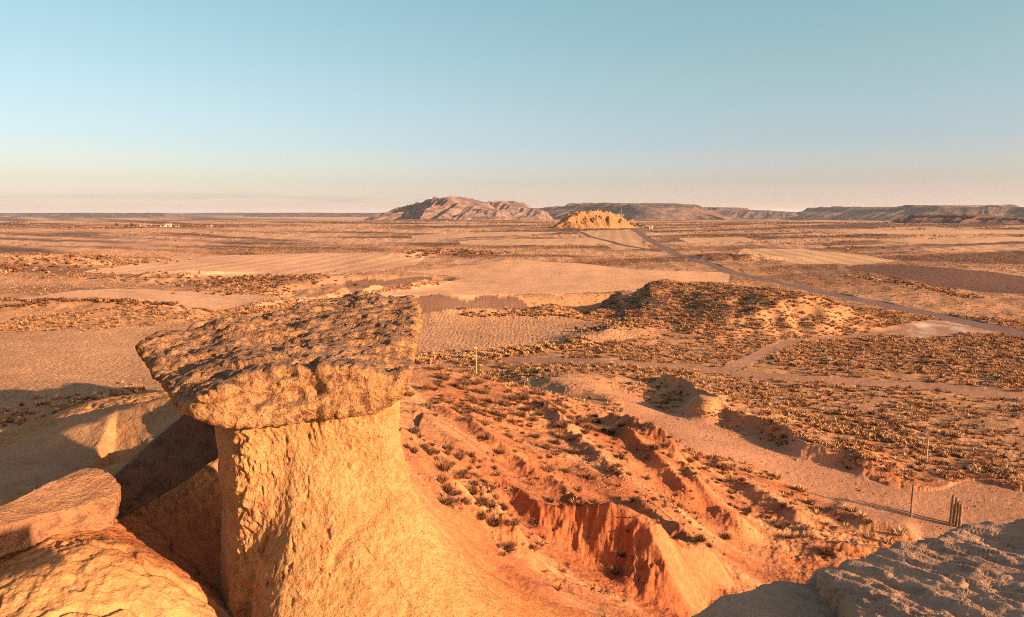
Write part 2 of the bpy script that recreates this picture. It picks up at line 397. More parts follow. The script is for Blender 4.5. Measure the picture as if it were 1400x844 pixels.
# ------------------------------------------------------------------ materials
def mat_new(name):
    m = bpy.data.materials.new(name); m.use_nodes = True
    nt = m.node_tree; p = nt.nodes['Principled BSDF']
    p.inputs['Roughness'].default_value = .95; p.inputs['Specular IOR Level'].default_value = .12
    return m, nt, p
def N(nt, t, **k):
    n = nt.nodes.new(t)
    for a, v in k.items():
        if a in n.inputs.keys(): n.inputs[a].default_value = v
        else: setattr(n, a, v)
    return n
def noise_node(nt, scale, detail=4, rough=.6, vec=None, scl=None):
    n = N(nt, 'ShaderNodeTexNoise'); n.inputs['Scale'].default_value = scale; n.inputs['Detail'].default_value = detail; n.inputs['Roughness'].default_value = rough
    g = nt.nodes.new('ShaderNodeNewGeometry')
    src = g.outputs['Position'] if vec is None else vec
    if scl:
        mm = nt.nodes.new('ShaderNodeMapping'); mm.inputs['Scale'].default_value = scl; nt.links.new(src, mm.inputs[0]); src = mm.outputs[0]
    nt.links.new(src, n.inputs['Vector'])
    return n
def mulvar(nt, colsock, noise, lo, hi):
    mr = N(nt, 'ShaderNodeMapRange'); mr.inputs[1].default_value = .3; mr.inputs[2].default_value = .7
    mr.inputs[3].default_value = lo; mr.inputs[4].default_value = hi
    nt.links.new(noise.outputs[0], mr.inputs[0])
    v = nt.nodes.new('ShaderNodeVectorMath'); v.operation = 'SCALE'
    nt.links.new(colsock, v.inputs[0]); nt.links.new(mr.outputs[0], v.inputs['Scale'])
    return v.outputs[0]
def bump(nt, p, terms):
    """terms: (socket, distance)"""
    prev = None
    for s, dist in terms:
        b = nt.nodes.new('ShaderNodeBump'); b.inputs['Strength'].default_value = 1; b.inputs['Distance'].default_value = dist
        nt.links.new(s, b.inputs['Height'])
        if prev: nt.links.new(prev, b.inputs['Normal'])
        prev = b.outputs[0]
    nt.links.new(prev, p.inputs['Normal'])
def ground_mat(name, vlo=.82, vhi=1.18, bd=.05, scale=6, voro=0):
    m, nt, p = mat_new(name)
    a = nt.nodes.new('ShaderNodeVertexColor'); a.layer_name = 'Col'
    n1 = noise_node(nt, scale, 5, .65); n2 = noise_node(nt, .35, 5, .6)
    c = mulvar(nt, a.outputs[0], n1, vlo, vhi); c = mulvar(nt, c, n2, .85, 1.12)
    nt.links.new(c, p.inputs['Base Color'])
    terms = [(n1.outputs[0], bd)]
    if voro:
        v = N(nt, 'ShaderNodeTexVoronoi'); v.inputs['Scale'].default_value = voro
        g = nt.nodes.new('ShaderNodeNewGeometry'); nt.links.new(g.outputs['Position'], v.inputs['Vector'])
        terms.append((v.outputs[0], bd*1.2))
    bump(nt, p, terms)
    return m
M = {}
M['ground'] = ground_mat('dry_earth', .74, 1.22, .07, 6)
M['ploughed_field'] = ground_mat('ploughed_earth', .62, 1.3, .35, 3.5)
M['stubble_field'] = ground_mat('stubble', .90, 1.1, .10, 5)
M['harvested_field'] = ground_mat('harvested_earth', .88, 1.12, .12, 4)
M['fallow_field'] = ground_mat('shade_tinted_earth', .85, 1.15, .1, 4)  # soil whose dark colour is painted shade
M['gravel_wash'] = ground_mat('gravel', .60, 1.35, .05, 14)
M['salt_flat'] = ground_mat('salt_crust', .80, 1.15, .05, 5)
M['road'] = ground_mat('compacted_road', .90, 1.1, .02, 6)
M['dirt_track'] = ground_mat('dirt_track_earth', .88, 1.12, .03, 6)

def add_mesh(name, verts, faces, mat=None, smooth=True, cols=None, parent=None, kind=None):
    me = bpy.data.meshes.new(name)
    verts = np.asarray(verts, np.float32); faces = np.asarray(faces, np.int32)
    nf, k = faces.shape
    me.vertices.add(len(verts)); me.vertices.foreach_set('co', verts.ravel())
    me.loops.add(nf*k); me.loops.foreach_set('vertex_index', faces.ravel())
    me.polygons.add(nf); me.polygons.foreach_set('loop_start', np.arange(0, nf*k, k, dtype=np.int32))
    try: me.polygons.foreach_set('loop_total', np.full(nf, k, np.int32))
    except Exception: pass
    me.polygons.foreach_set('use_smooth', np.full(nf, smooth))
    if cols is not None:
        ca = me.color_attributes.new('Col', 'FLOAT_COLOR', 'POINT')
        cc = np.ones((len(verts), 4), np.float32); cc[:, :3] = cols; ca.data.foreach_set('color', cc.ravel())
    me.update(calc_edges=True); me.validate(verbose=False)
    o = bpy.data.objects.new(name, me); col.objects.link(o)
    if mat: me.materials.append(mat)
    if parent: o.parent = parent
    if kind: o['kind'] = kind
    return o
def tag(o, label, cat, group=None):
    o['label'] = label; o['category'] = cat
    if group: o['group'] = group
    return o
def empty(name, loc, label, cat, group=None):
    o = bpy.data.objects.new(name, None); col.objects.link(o); o.location = loc; o.empty_display_size = .2
    return tag(o, label, cat, group)

# ------------------------------------------------------------------ build the ground sheet
def grid_faces(nr, nc, wrap=False):
    i = np.arange(nr-1)[:, None]; j = np.arange(nc-1)[None]
    a = i*nc+j
    return np.stack([a, a+1, a+nc+1, a+nc], -1).reshape(-1, 4)
def radii():
    r = [7.0]
    while r[-1] < 24000:
        q = r[-1]
        s = .0032 if q < 80 else .0040 if q < 500 else .008 if q < 2500 else .025
        r.append(q*(1+s))
    return np.array(r)
def build_ground():
    rr = radii(); az = np.linspace(R(-42.5), R(42.5), 1280)
    RR, AZ = np.meshgrid(rr, az, indexing='ij')
    x = (RR*np.sin(AZ)).ravel(); y = (RR*np.cos(AZ)).ravel()
    sm = smooth_h(x, y); cls, allr = classify(x, y)
    z = sm+detail(x, y, cls, allr, sm); r = np.hypot(x, y)
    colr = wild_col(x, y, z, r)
    n3 = fbm2(x/(2+.05*r), y/(2+.02*r), 3, 90)
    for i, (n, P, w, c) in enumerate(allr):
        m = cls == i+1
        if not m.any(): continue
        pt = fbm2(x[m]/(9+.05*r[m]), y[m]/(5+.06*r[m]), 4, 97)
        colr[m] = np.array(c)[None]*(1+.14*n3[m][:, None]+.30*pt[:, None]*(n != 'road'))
        if n == 'road':
            d, _ = linedist(x[m], y[m], P)
            tr = np.exp(-((np.abs(d)-.9)/.35)**2)
            colr[m] = colr[m]*(1+.25*tr[:, None])
        if n == 'harvested_field':
            s = .5+.5*np.sin((x[m]*.8-y[m]*.12+1.2*perlin2(x[m]/20, y[m]/20, 93))*2*np.pi/6)
            colr[m] *= (.88+.2*s)[:, None]
        if n == 'ploughed_field' and c[0] < .25:
            s = .5+.5*np.sin((x[m]*.9+y[m]*.3)*2*np.pi/3.2); colr[m] *= (.85+.3*s)[:, None]
        if n == 'salt_flat':
            k = np.clip(.4+1.8*fbm2(x[m]/2.5, y[m]/4, 3, 95), 0, 1)[:, None]
            colr[m] = colr[m]*k+np.array([.42,.24,.15])*(1-k)
    colr = np.clip(colr*np.array([.86,.82,.76]), .02, .85)
    V = np.stack([x, y, z], 1); Fc = grid_faces(len(rr), len(az))
    fc = cls[Fc[:, 0]]
    groups = {}
    for k in np.unique(fc):
        f = Fc[fc == k]; used, inv = np.unique(f.ravel(), return_inverse=True)
        nm = 'ground' if k == 0 else allr[k-1][0]
        add_mesh(nm, V[used], inv.reshape(-1, 4), M[nm], True, colr[used], None, 'structure')
    # the rest of the sheet, all round the viewpoint, coarser
    rc = [7.0]
    while rc[-1] < 24000: rc.append(rc[-1]*1.07)
    rc = np.array(rc); az = np.linspace(R(42.5), R(317.5), 160)
    RR, AZ = np.meshgrid(rc, az, indexing='ij'); x = (RR*np.sin(AZ)).ravel(); y = (RR*np.cos(AZ)).ravel()
    z = smooth_h(x, y)
    add_mesh('ground', np.stack([x, y, z], 1), grid_faces(len(rc), len(az)), M['ground'], True, np.clip(wild_col(x, y, z, np.hypot(x, y))*np.array([.80,.74,.66]), .02, .8), None, 'structure')
    # hub under the camera station
    az = np.linspace(0, 2*np.pi, 97); rc = np.linspace(.05, 7.02, 30)
    RR, AZ = np.meshgrid(rc, az, indexing='ij'); x = (RR*np.sin(AZ)).ravel(); y = (RR*np.cos(AZ)).ravel(); z = smooth_h(x, y)
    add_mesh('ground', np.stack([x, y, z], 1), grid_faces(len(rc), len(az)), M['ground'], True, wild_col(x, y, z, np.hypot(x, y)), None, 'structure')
build_ground()

# ------------------------------------------------------------------ far hills
def hill_mat(name, c1, c2, bd, sc):
    m, nt, p = mat_new(name)
    n = noise_node(nt, sc, 5, .6, scl=(1, 1, 3)); r = N(nt, 'ShaderNodeValToRGB'); nt.links.new(n.outputs[0], r.inputs[0])
    r.color_ramp.elements[0].position = .35; r.color_ramp.elements[0].color = (*c1, 1)
    r.color_ramp.elements[1].position = .65; r.color_ramp.elements[1].color = (*c2, 1)
    nt.links.new(r.outputs[0], p.inputs['Base Color']); bump(nt, p, [(n.outputs[0], bd)])
    return m
M['mesa'] = hill_mat('mesa_rock', (.04,.033,.035), (.17,.105,.08), 14, .018)
M['butte'] = hill_mat('butte_clay', (.20,.10,.045), (.38,.20,.085), .8, .25)
M['dark_hill'] = hill_mat('dark_hill_earth', (.09,.055,.045), (.18,.10,.075), 1.0, .12)
def ridge(name, pts, base, wf, wb, flat, mat, gs, ga, nseg, seed, label=None):
    """pts: (px, py of the crest, distance). wf/wb: foot width towards/away from the camera; gs: gully spacing, ga: gully depth share"""
    P = np.array([at(*p) for p in pts]); s = np.append(0, np.cumsum(np.hypot(*(P[1:, :2]-P[:-1, :2]).T)))
    ss = np.linspace(0, s[-1], nseg)
    X = np.interp(ss, s, P[:, 0]); Y = np.interp(ss, s, P[:, 1]); Z = np.interp(ss, s, P[:, 2])
    Z = np.maximum(Z, base+.2); Z = Z+(Z-base)*(.02 if name == 'rock_butte' else .05)*fbm2(ss/gs, ss*0, 3, seed+9)
    tx = np.gradient(X, ss); ty = np.gradient(Y, ss); tx = np.convolve(np.pad(tx, 20, 'edge'), np.ones(41)/41, 'valid'); ty = np.convolve(np.pad(ty, 20, 'edge'), np.ones(41)/41, 'valid')
    L = np.hypot(tx, ty); nx, ny = ty/L, -tx/L      # towards the camera
    nt_ = 90; T = np.linspace(-1, 1, nt_)
    SS, TT = np.meshgrid(ss, T, indexing='ij'); H = (Z-base)[:, None]
    gul = fbm2(SS/gs+.25*perlin2(SS/gs, TT*3, seed), TT*.8, 4, seed+1, True)
    prom = fbm2(SS/(gs*5), TT*.5, 2, seed+2)
    endt = (sstep(0, .06, ss/s[-1])*sstep(1, .94, ss/s[-1]))[:, None]
    H = H*endt
    W = np.where(TT > 0, wf, wb)*(H/(H.max()))**.7
    off = TT*W*(1+.8*prom)
    a = np.abs(TT)
    prof = np.clip(1-np.clip((a-flat)/(1-flat), 0, 1), 0, 1)
    prof = np.where(prof > .72, .72+(prof-.72)*1.0, prof)
    cliff = sstep(.62, .80, prof)*.28+prof*.72          # a caprock scarp over talus
    h = H*cliff
    env = np.sin(np.pi*np.clip(prof, 0, 1))**.7
    h = h+H*ga*gul*env*(prof < .999)
    h = h-H*.04*(1-prof)
    Xg = X[:, None]+nx[:, None]*off; Yg = Y[:, None]+ny[:, None]*off; Zg = base+h-(a > .98)*2-.01
    V = np.stack([Xg.ravel(), Yg.ravel(), Zg.ravel()], 1)
    f = grid_faces(nseg, nt_)[:, ::-1]
    return add_mesh(name, V, f, mat, True, None, None, 'structure')
M['pale_hill'] = hill_mat('pale_hill_clay', (.07,.055,.052), (.27,.17,.135), 8, .03)
ridge('mesa_hill', [(515,293,2540),(535,291.5,2500),(550,289,2475),(566,283,2420),(590,275.5,2365),(606,272,2338),(630,271.3,2310),(642,276,2282),(656,281,2255),(672,288,2228),(700,292,2200)], -26, 252, 252, .06, M['pale_hill'], 41, .42, 420, 3)
ridge('mesa_hill', [(640,291,2750),(660,283.5,2722),(679,277.5,2695),(694,276.5,2673),(706,280,2640),(722,285,2612),(752,291,2585)], -26, 228, 228, .06, M['pale_hill'], 41, .42, 360, 13)
ridge('mesa_hill', [(640,289,4730),(700,287.5,4400),(760,284.5,4015),(800,282.0,3740),(818,279.2,3630),(866,278.4,3245),(890,280.0,3080),(902,284.5,2998),(915,288,2943),(935,291.5,2915)], -26, 312, 420, .25, M['mesa'], 52, .34, 620, 23)
ridge('mesa_hill', [(880,285,4180),(930,283.7,4015),(1000,284,3850),(1010,287.3,3823),(1050,288.5,3740),(1082,290,3685),(1100,292.5,3658)], -26, 300, 540, .3, M['mesa'], 49, .34, 560, 33)
ridge('mesa_hill', [(1040,290,4730),(1110,289.6,4620),(1200,288,4400),(1320,286,4290),(1500,286,4180)], -26, 300, 540, .3, M['mesa'], 44, .12, 500, 39)
ridge('mesa_hill', [(1100,292,3960),(1124,289,3850),(1141,283.8,3740),(1202,283.2,3245),(1210,286,3190),(1245,284.6,3025),(1285,281.6,2805),(1300,280.8,2750),(1318,283.6,2695),(1400,283.6,2585),(1500,284.5,2585),(1600,285,2475)], -26, 312, 540, .25, M['mesa'], 55, .34, 800, 43)
ridge('hill', [(1205,313,1250),(1235,306,1200),(1262,297.5,1130),(1275,293.5,1100),(1340,293.5,1020),(1362,297,1000),(1400,298,960),(1480,301,900),(1560,306,850)], -3, 75, 120, .2, M['dark_hill'], 18, .34, 700, 53)
ridge('rock_butte', [(752,313,640),(766,305,645),(780,295,650),(788,291.5,655),(800,291.5,662),(812,290,670),(820,291,675),(835,291.5,682),(842,294,688),(850,300,694),(860,307,700),(872,312.5,705)], -.8, 16, 22, .16, M['butte'], 9, .50, 620, 63)
ridge('rock_butte', [(846,312,760),(855,303,760),(862,299,762),(867,303,764),(874,311,766)], -.8, 10, 10, .05, M['butte'], 4, .25, 200, 73)
for p in [(-40,293,6500,-14),(330,293,7000,-14),(420,293.2,5600,-20),(120,293.2,5000,-20)]:
    x0, y0, d0, _ = p
    ridge('low_hill', [(x0-90,292.8,d0),(x0-40,291.3,d0),(x0,291.0,d0-100),(x0+50,291.8,d0-200),(x0+80,291.2,d0-250),(x0+130,292.9,d0-300)], -27, 350, 400, .1, M['mesa'], 60, .2, 260, 80+int(x0))

# ------------------------------------------------------------------ rocks
def rock_mat(name, c_side, c_dark, c_top, bd, sc, topmix=.8, red=None):
    m, nt, p = mat_new(name); L = nt.links
    n1 = noise_node(nt, sc, 6, .65); n2 = noise_node(nt, sc*.18, 5, .6); n3 = noise_node(nt, sc*4, 4, .6)
    r = N(nt, 'ShaderNodeValToRGB'); L.new(n1.outputs[0], r.inputs[0])
    r.color_ramp.elements[0].position = .38; r.color_ramp.elements[0].color = (*c_dark, 1)
    r.color_ramp.elements[1].position = .52; r.color_ramp.elements[1].color = (*c_side, 1)
    g = nt.nodes.new('ShaderNodeNewGeometry'); s = nt.nodes.new('ShaderNodeSeparateXYZ'); L.new(g.outputs['Normal'], s.inputs[0])
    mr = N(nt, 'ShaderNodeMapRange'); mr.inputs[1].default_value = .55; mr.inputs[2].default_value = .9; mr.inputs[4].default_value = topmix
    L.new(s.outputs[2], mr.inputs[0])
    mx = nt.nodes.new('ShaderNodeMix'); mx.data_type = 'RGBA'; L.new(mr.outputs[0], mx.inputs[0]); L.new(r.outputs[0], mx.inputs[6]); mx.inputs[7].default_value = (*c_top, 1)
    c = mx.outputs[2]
    if red:
        z = nt.nodes.new('ShaderNodeSeparateXYZ'); L.new(g.outputs['Position'], z.inputs[0])
        am = nt.nodes.new('ShaderNodeMath'); am.operation = 'MULTIPLY_ADD'; L.new(n2.outputs[0], am.inputs[0]); am.inputs[1].default_value = -2.2; L.new(z.outputs[2], am.inputs[2])
        rr = N(nt, 'ShaderNodeMapRange'); rr.inputs[1].default_value = red[0]; rr.inputs[2].default_value = red[1]; L.new(am.outputs[0], rr.inputs[0])
        m2_ = nt.nodes.new('ShaderNodeMix'); m2_.data_type = 'RGBA'; L.new(rr.outputs[0], m2_.inputs[0]); L.new(c, m2_.inputs[6]); m2_.inputs[7].default_value = (*red[2], 1)
        c = m2_.outputs[2]
    c = mulvar(nt, c, n2, .82, 1.15); c = mulvar(nt, c, n3, .88, 1.1)
    L.new(c, p.inputs['Base Color'])
    bump(nt, p, [(n1.outputs[0], bd), (n3.outputs[0], bd*.35)])
    return m
M['cap'] = rock_mat('cap_sandstone', (.52,.27,.115), (.22,.105,.055), (.27,.165,.11), .09, 6)
M['column'] = rock_mat('yellow_clay', (.46,.25,.10), (.40,.175,.065), (.42,.23,.095), .05, 7, .5, (9.6, 8.3, (.44,.165,.06)))
M['slab'] = rock_mat('tilted_sandstone', (.34,.17,.085), (.20,.10,.06), (.40,.21,.105), .06, 5)
M['claybed'] = rock_mat('pale_clay_bed', (.46,.25,.115), (.36,.19,.085), (.44,.25,.13), .05, 6)
M['ledge'] = rock_mat('ledge_sandstone', (.42,.25,.15), (.32,.185,.115), (.42,.255,.16), .016, 14)

def remesh(bm, voxel):
    me = bpy.data.meshes.new('tmp'); bm.to_mesh(me); bm.free()
    o = bpy.data.objects.new('tmp', me); col.objects.link(o)
    md = o.modifiers.new('r', 'REMESH'); md.mode = 'VOXEL'; md.voxel_size = voxel; md.use_smooth_shade = True
    bpy.context.view_layer.update()
    ev = o.evaluated_get(bpy.context.evaluated_depsgraph_get()); m2_ = bpy.data.meshes.new_from_object(ev)
    bpy.data.objects.remove(o); bpy.data.meshes.remove(me)
    n = len(m2_.vertices); co = np.zeros(n*3); m2_.vertices.foreach_get('co', co); no = np.zeros(n*3); m2_.vertices.foreach_get('normal', no)
    return m2_, co.reshape(-1, 3), no.reshape(-1, 3)
def smooth_mesh(me, co, it):
    ne = len(me.edges); e = np.zeros(ne*2, np.int32); me.edges.foreach_get('vertices', e); e = e.reshape(-1, 2); n = len(co)
    deg = np.bincount(e.ravel(), minlength=n)[:, None].astype(float)
    for _ in range(it):
        s = np.zeros_like(co)
        for k in range(3):
            s[:, k] = np.bincount(e[:, 0], co[e[:, 1], k], n)+np.bincount(e[:, 1], co[e[:, 0], k], n)
        co = .4*co+.6*s/np.maximum(deg, 1)
    return co
import bmesh
def prism_bm(top, bot):
    bm = bmesh.new(); n = len(top)
    a = [bm.verts.new(tuple(p)) for p in top]; b_ = [bm.verts.new(tuple(p)) for p in bot]
    bm.faces.new(a); bm.faces.new(b_[::-1])
    for i in range(n): bm.faces.new((a[i], b_[i], b_[(i+1) % n], a[(i+1) % n]))
    bmesh.ops.triangulate(bm, faces=[f for f in bm.faces if len(f.verts) > 4])
    bmesh.ops.recalc_face_normals(bm, faces=bm.faces)
    return bm
def rock(name, bm, voxel, disp, mat, sm=6, parent=None):
    me, co, no = remesh(bm, voxel)
    co = smooth_mesh(me, co, sm)
    me.vertices.foreach_set('co', co.ravel()); me.update(); me.vertices.foreach_get('normal', (nn := np.zeros(len(co)*3))); nn = nn.reshape(-1, 3)
    co = co+disp(co, nn)
    me.vertices.foreach_set('co', co.ravel().astype(np.float32)); me.polygons.foreach_set('use_smooth', [True]*len(me.polygons)); me.update()
    me.name = name; me.materials.clear(); me.materials.append(mat)
    o = bpy.data.objects.new(name, me); col.objects.link(o)
    if parent: o.parent = parent
    return o

# --- hoodoo: capped clay pillar
HC = np.array([-3.0, 10.15])
hood = empty('hoodoo', (HC[0], HC[1], 10.0), 'tall yellow clay pillar capped by a broad overhanging brown rock slab', 'rock formation')
def top_z(px, py, z): return on_plane(px, py, z)
top = [top_z(*p) for p in [(194,478,13.72),(212,466,13.8),(250,460,13.85),(300,452,13.88),(370,438,13.9),(418,421,13.92),(440,412,13.95),(500,407,13.95),(566,417,13.98),
       (572,432,13.95),(563,470,13.85),(559,500,13.72),(549,519,13.64),(506,520,13.68),(472,509,13.79),(386,509,13.79),(335,519,13.74),(307,531,13.68),(282,540,13.62),(250,524,13.55),(212,500,13.62)]]
bot = [at(*p) for p in [(204,499,10.5),(235,492,11.4),(270,486,12.2),(310,480,13),(370,468,14.3),(415,452,15.2),(440,440,15.8),(500,436,16),(556,440,15.8),
       (556,470,14.2),(552,500,12.2),(552,530,10.6),(543,546,9.55),(506,558,9.2),(462,568,9.1),(390,579,9.0),(345,580,8.9),(305,577,8.8),(268,564,8.75),(240,545,9.3),(216,518,9.9)]]
def stair(f, k):
    q = f*k; fl = np.floor(q); fr = q-fl
    return (fl+sstep(0, .22, fr))/k
bot = [p if p[1] < 10.2 else np.array([p[0], p[1], max(p[2], 13.58)]) for p in bot]
def cap_disp(co, n):
    up = sstep(.3, .8, n[:, 2])[:, None]
    big = fbm3(co, (.8,.8,1.6), 3, 5)
    flake = fbm3(co, (1.3,3.0,5), 4, 7, True)
    fl2 = fbm3(co, (4.5,7.5,9), 3, 8, True)
    pit = np.clip(fbm3(co, (3.2,3.2,4.2), 3, 9)-.12, 0, 1)
    d = .08*big+.07*flake+.03*fl2-.30*pit*(1-.3*up[:, 0])-.10*np.clip(fbm3(co, (8,8,9), 3, 23)-.18, 0, 1)+up[:, 0]*.36*stair(fbm3(co, (.9,1.7,.5), 4, 17), 6)+.09*stair(fbm3(co, (3,5.5,3), 3, 19), 4)
    # bedding lines on the sides
    d = d+(1-up[:, 0])*.03*perlin3(co[:, 0]*.5, co[:, 1]*.5, co[:, 2]*9, 4)
    return n*d[:, None]
rock('cap_rock', prism_bm(top, bot), .028, cap_disp, M['cap'], 2, hood).matrix_parent_inverse = hood.matrix_world.inverted()
def build_column():
    outl = np.array([at(*p)[:2] for p in [(334,600,9.12),(440,600,9.28),(536,600,9.55),(546,600,10.05),(538,600,10.5),(460,600,10.8),(370,600,10.85),(312,600,10.55),(298,600,10.1),(304,600,9.65)]])
    nphi, nz_ = 1000, 420
    phi = np.linspace(-np.pi, np.pi, nphi); rho = np.zeros(nphi)
    for i, a in enumerate(phi):
        dx, dy = math.cos(a), math.sin(a); best = 0
        for j in range(len(outl)):
            p = outl[j]-HC; q = outl[(j+1) % len(outl)]-HC; e = q-p
            det = dx*(-e[1])+dy*e[0]
            if abs(det) < 1e-9: continue
            t = (p[0]*(-e[1])+p[1]*e[0])/det; s = (dx*p[1]-dy*p[0])/det
            if 0 <= s <= 1 and t > best: best = t
        rho[i] = best
    k = 18; rho = np.convolve(np.pad(rho, k, 'wrap'), np.ones(2*k+1)/(2*k+1), 'valid')
    tp = np.radians([-180,-150,-120,-90,-60,-30,0,30,60,90,180])
    kk = np.interp(phi, tp, [.02,.02,.05,.40,.44,.33,.17,.16,.12,.12,.02])
    pp = np.interp(phi, tp, [2.0,2.0,1.55,1.4,1.5,1.7,2.05,2.1,2,2,2])
    zt = 13.5 + np.zeros(nphi)
    U = np.linspace(0, 1, nz_)[None]*5.6+0*phi[:, None]; PHI = phi[:, None]+0*U
    u = np.clip(U-.7, 0, 9)
    RHO = rho[:, None]+kk[:, None]*u**pp[:, None]
    RHO = RHO+.10*np.exp(-((U-.3)/.3)**2)*0
    Z = 13.5-U
    X = HC[0]+RHO*np.cos(PHI); Y = HC[1]+RHO*np.sin(PHI)
    P = np.stack([X.ravel(), Y.ravel(), Z.ravel()+0*X.ravel()], 1)
    d = .14*fbm3(P, (.8,.8,.5), 3, 31)+.055*fbm3(P, (4,4,2.4), 4, 33)+.022*fbm3(P, (11,11,8), 2, 35, True)+.05*stair(fbm3(P, (2,2,1), 3, 36), 5)
    pk = np.clip(fbm3(P, (3.0,3.0,1.6), 3, 37)-.22, 0, 1); d -= .42*pk
    pk = np.clip(fbm3(P, (9,9,5), 2, 38)-.25, 0, 1); d -= .20*pk
    pk = np.clip(fbm3(P, (1.5,1.5,.8), 3, 41)-.28, 0, 1); d -= .7*pk
    corner = np.exp(-((PHI.ravel()+np.radians(128))/.22)**2)
    d += corner*(.12*fbm3(P, (6,6,5), 3, 39, True))
    d *= np.where(U.ravel() < .1, .3, 1)
    # one slanting crack across the skirt
    c = at(455,740,8.6); e = at(560,690,9.6)
    dd, t = linedist(P[:, 0], P[:, 1], [c, e]); d -= .07*np.exp(-(dd/.05)**2)*(np.abs(P[:,2]-(c[2]+(e[2]-c[2])*t)) < .5)
    P[:, 0] += np.cos(PHI.ravel())*d; P[:, 1] += np.sin(PHI.ravel())*d
    f = grid_faces(nphi, nz_)
    o = add_mesh('clay_pillar', P, f, M['column'], True, None, hood); o.matrix_parent_inverse = hood.matrix_world.inverted()
bpy.context.view_layer.update()
for ch in hood.children: ch.matrix_parent_inverse = hood.matrix_world.inverted()
build_column()
for ch in hood.children: ch.matrix_parent_inverse = hood.matrix_world.inverted()

# --- beds left of the hoodoo
def drop(pts, dz, inset=0.0):
    c = np.mean(pts, 0)
    return [np.array([p[0]+(c[0]-p[0])*inset, p[1]+(c[1]-p[1])*inset, p[2]-dz]) for p in pts]
def bed_disp(a, b_, seed):
    def f(co, n):
        return n*(a*fbm3(co, (.7,.7,1.2), 3, seed)+b_*fbm3(co, (3,3,6), 4, seed+1)+b_*.5*fbm3(co, (1,1,14), 2, seed+2)*(1-np.abs(n[:, 2]))-b_*3*np.clip(fbm3(co, (4,4,4), 3, seed+4)-.2, 0, 1))[:, None]
    return f
mt = A3([(-200,660,14.5),(-120,640,15.2),(0,613,16.0),(60,588,16.6),(100,566,16.9),(160,552,16.7),(240,539,16.2),(264,558,15.0),(212,604,15.3),(156,654,15.2),(124,640,14.9),(60,662,13.9),(0,688,12.8),(-200,760,10.4)])
o = rock('clay_bed', prism_bm(mt, drop(mt, 2.2, -.05)), .035, bed_disp(.12, .05, 101), M['claybed'], 4)
tag(o, 'smooth pale clay mound with sunlit top, left of the pillar beyond the broken slab', 'rock bed')
mt = A3([(-160,742,8.3),(0,690,9.3),(60,662,10.1),(118,638,10.9),(150,643,10.7),(168,664,10.4),(160,682,10.1),(120,692,9.8),(60,702,9.3),(0,718,8.7),(-160,785,7.6)])
o = rock('rock_slab', prism_bm(mt, drop(mt, .46, .10)), .022, bed_disp(.07, .04, 111), M['slab'], 2)
tag(o, 'thick blunt-nosed rock slab at the left edge with a dark crack behind it', 'rock')
fr = A3([(152,655,11.4),(214,598,11.7),(262,557,11.8),(316,570,11.7),(304,622,11.5),(215,682,11.3),(154,716,11.1)])
bk = [p+np.array([-.25, .45, -.15]) for p in fr]
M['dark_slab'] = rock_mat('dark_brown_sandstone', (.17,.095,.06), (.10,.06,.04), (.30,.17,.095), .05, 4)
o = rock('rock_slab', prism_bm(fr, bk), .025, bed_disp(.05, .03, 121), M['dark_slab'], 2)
tag(o, 'dark shaded tilted slab leaning between the clay mound and the pillar', 'rock')

# --- ledge at the viewer's feet
def on_tilt(px, py, p0, g):
    r = ray(px, py); # plane z = p0z + g.(x-p0x, y-p0y)
    k = (p0[2]-EYE - g[0]*p0[0]-g[1]*p0[1])/(r[2]-g[0]*r[0]-g[1]*r[1])
    return r*k+np.array([0, 0, EYE])
g_ = (math.sin(sa)*.13, -math.cos(sa)*.13); p0 = (1.75, 2.75, 14.40)
lt = [on_tilt(*p, p0, g_) for p in [(1116,777),(1160,770),(1199,765),(1231,750),(1282,742),(1303,726),(1339,717),(1400,719),(1470,722),(1540,760),(1560,1000),(1500,1500),(1300,1500),(1200,960),(1172,850),(1140,805)]]
lo = (1.75, 2.75, 14.31)
l2 = [on_tilt(*p, lo, g_) for p in [(900,880),(940,845),(990,817),(1040,800),(1090,793),(1135,776),(1200,800),(1260,900),(1300,1500),(1000,1500),(900,1200)]]
def ledge_disp(co, n):
    up = sstep(.3, .8, n[:, 2])
    aa = R(38); rx = (co[:, 0]*math.sin(aa)-co[:, 1]*math.cos(aa))*1.42; ry = (co[:, 0]*math.cos(aa)+co[:, 1]*math.sin(aa))*1.42
    q = np.stack([rx, ry, co[:, 2]*1.42], 1); c2 = co*1.42
    left = sstep(1.42, 1.0, co[:, 0]+.0*co[:, 1])
    d = .045*fbm3(c2, (1.2,1.2,1), 3, 201)+(1-.7*left)*.075*stair(fbm3(q, (1.0,4.2,1), 4, 213), 6)+.020*fbm3(q, (2.2,8,4), 4, 203, True)*(1-.6*left)+.011*fbm3(q, (11,19,14), 3, 205)*(1-.6*left)
    patch = sstep(-.1, .35, fbm3(q, (1.0,2.2,1), 2, 207))
    d += patch*.014*fbm3(q, (16,26,20), 2, 209, True)*(1-.8*left)
    d -= .07*np.clip(fbm3(q, (1.3,5,3), 2, 211)-.25, 0, 1)
    return n*d[:, None]
led = empty('rock_ledge', (1.7, 2.0, 13.2), 'shaded rough rock ledge filling the bottom right corner, lit in streaks', 'rock')
bpy.context.view_layer.update()
a_ = rock('upper_layer', prism_bm(lt, drop(lt, .42, .0)), .012, ledge_disp, M['ledge'], 3, led); a_.matrix_parent_inverse = led.matrix_world.inverted()
core = [np.array(p) for p in [(.2,1.5,14.1),(1.1,1.7,14.1),(2.1,1.4,14.1),(2.6,.2,14.1),(2.0,-1.0,14.0),(.2,-1.2,13.9),(-.6,.2,14.0)]]
a_ = rock('rock_base', prism_bm(core, drop(core, 2.2, -.3)), .05, ledge_disp, M['ledge'], 4, led); a_.matrix_parent_inverse = led.matrix_world.inverted()
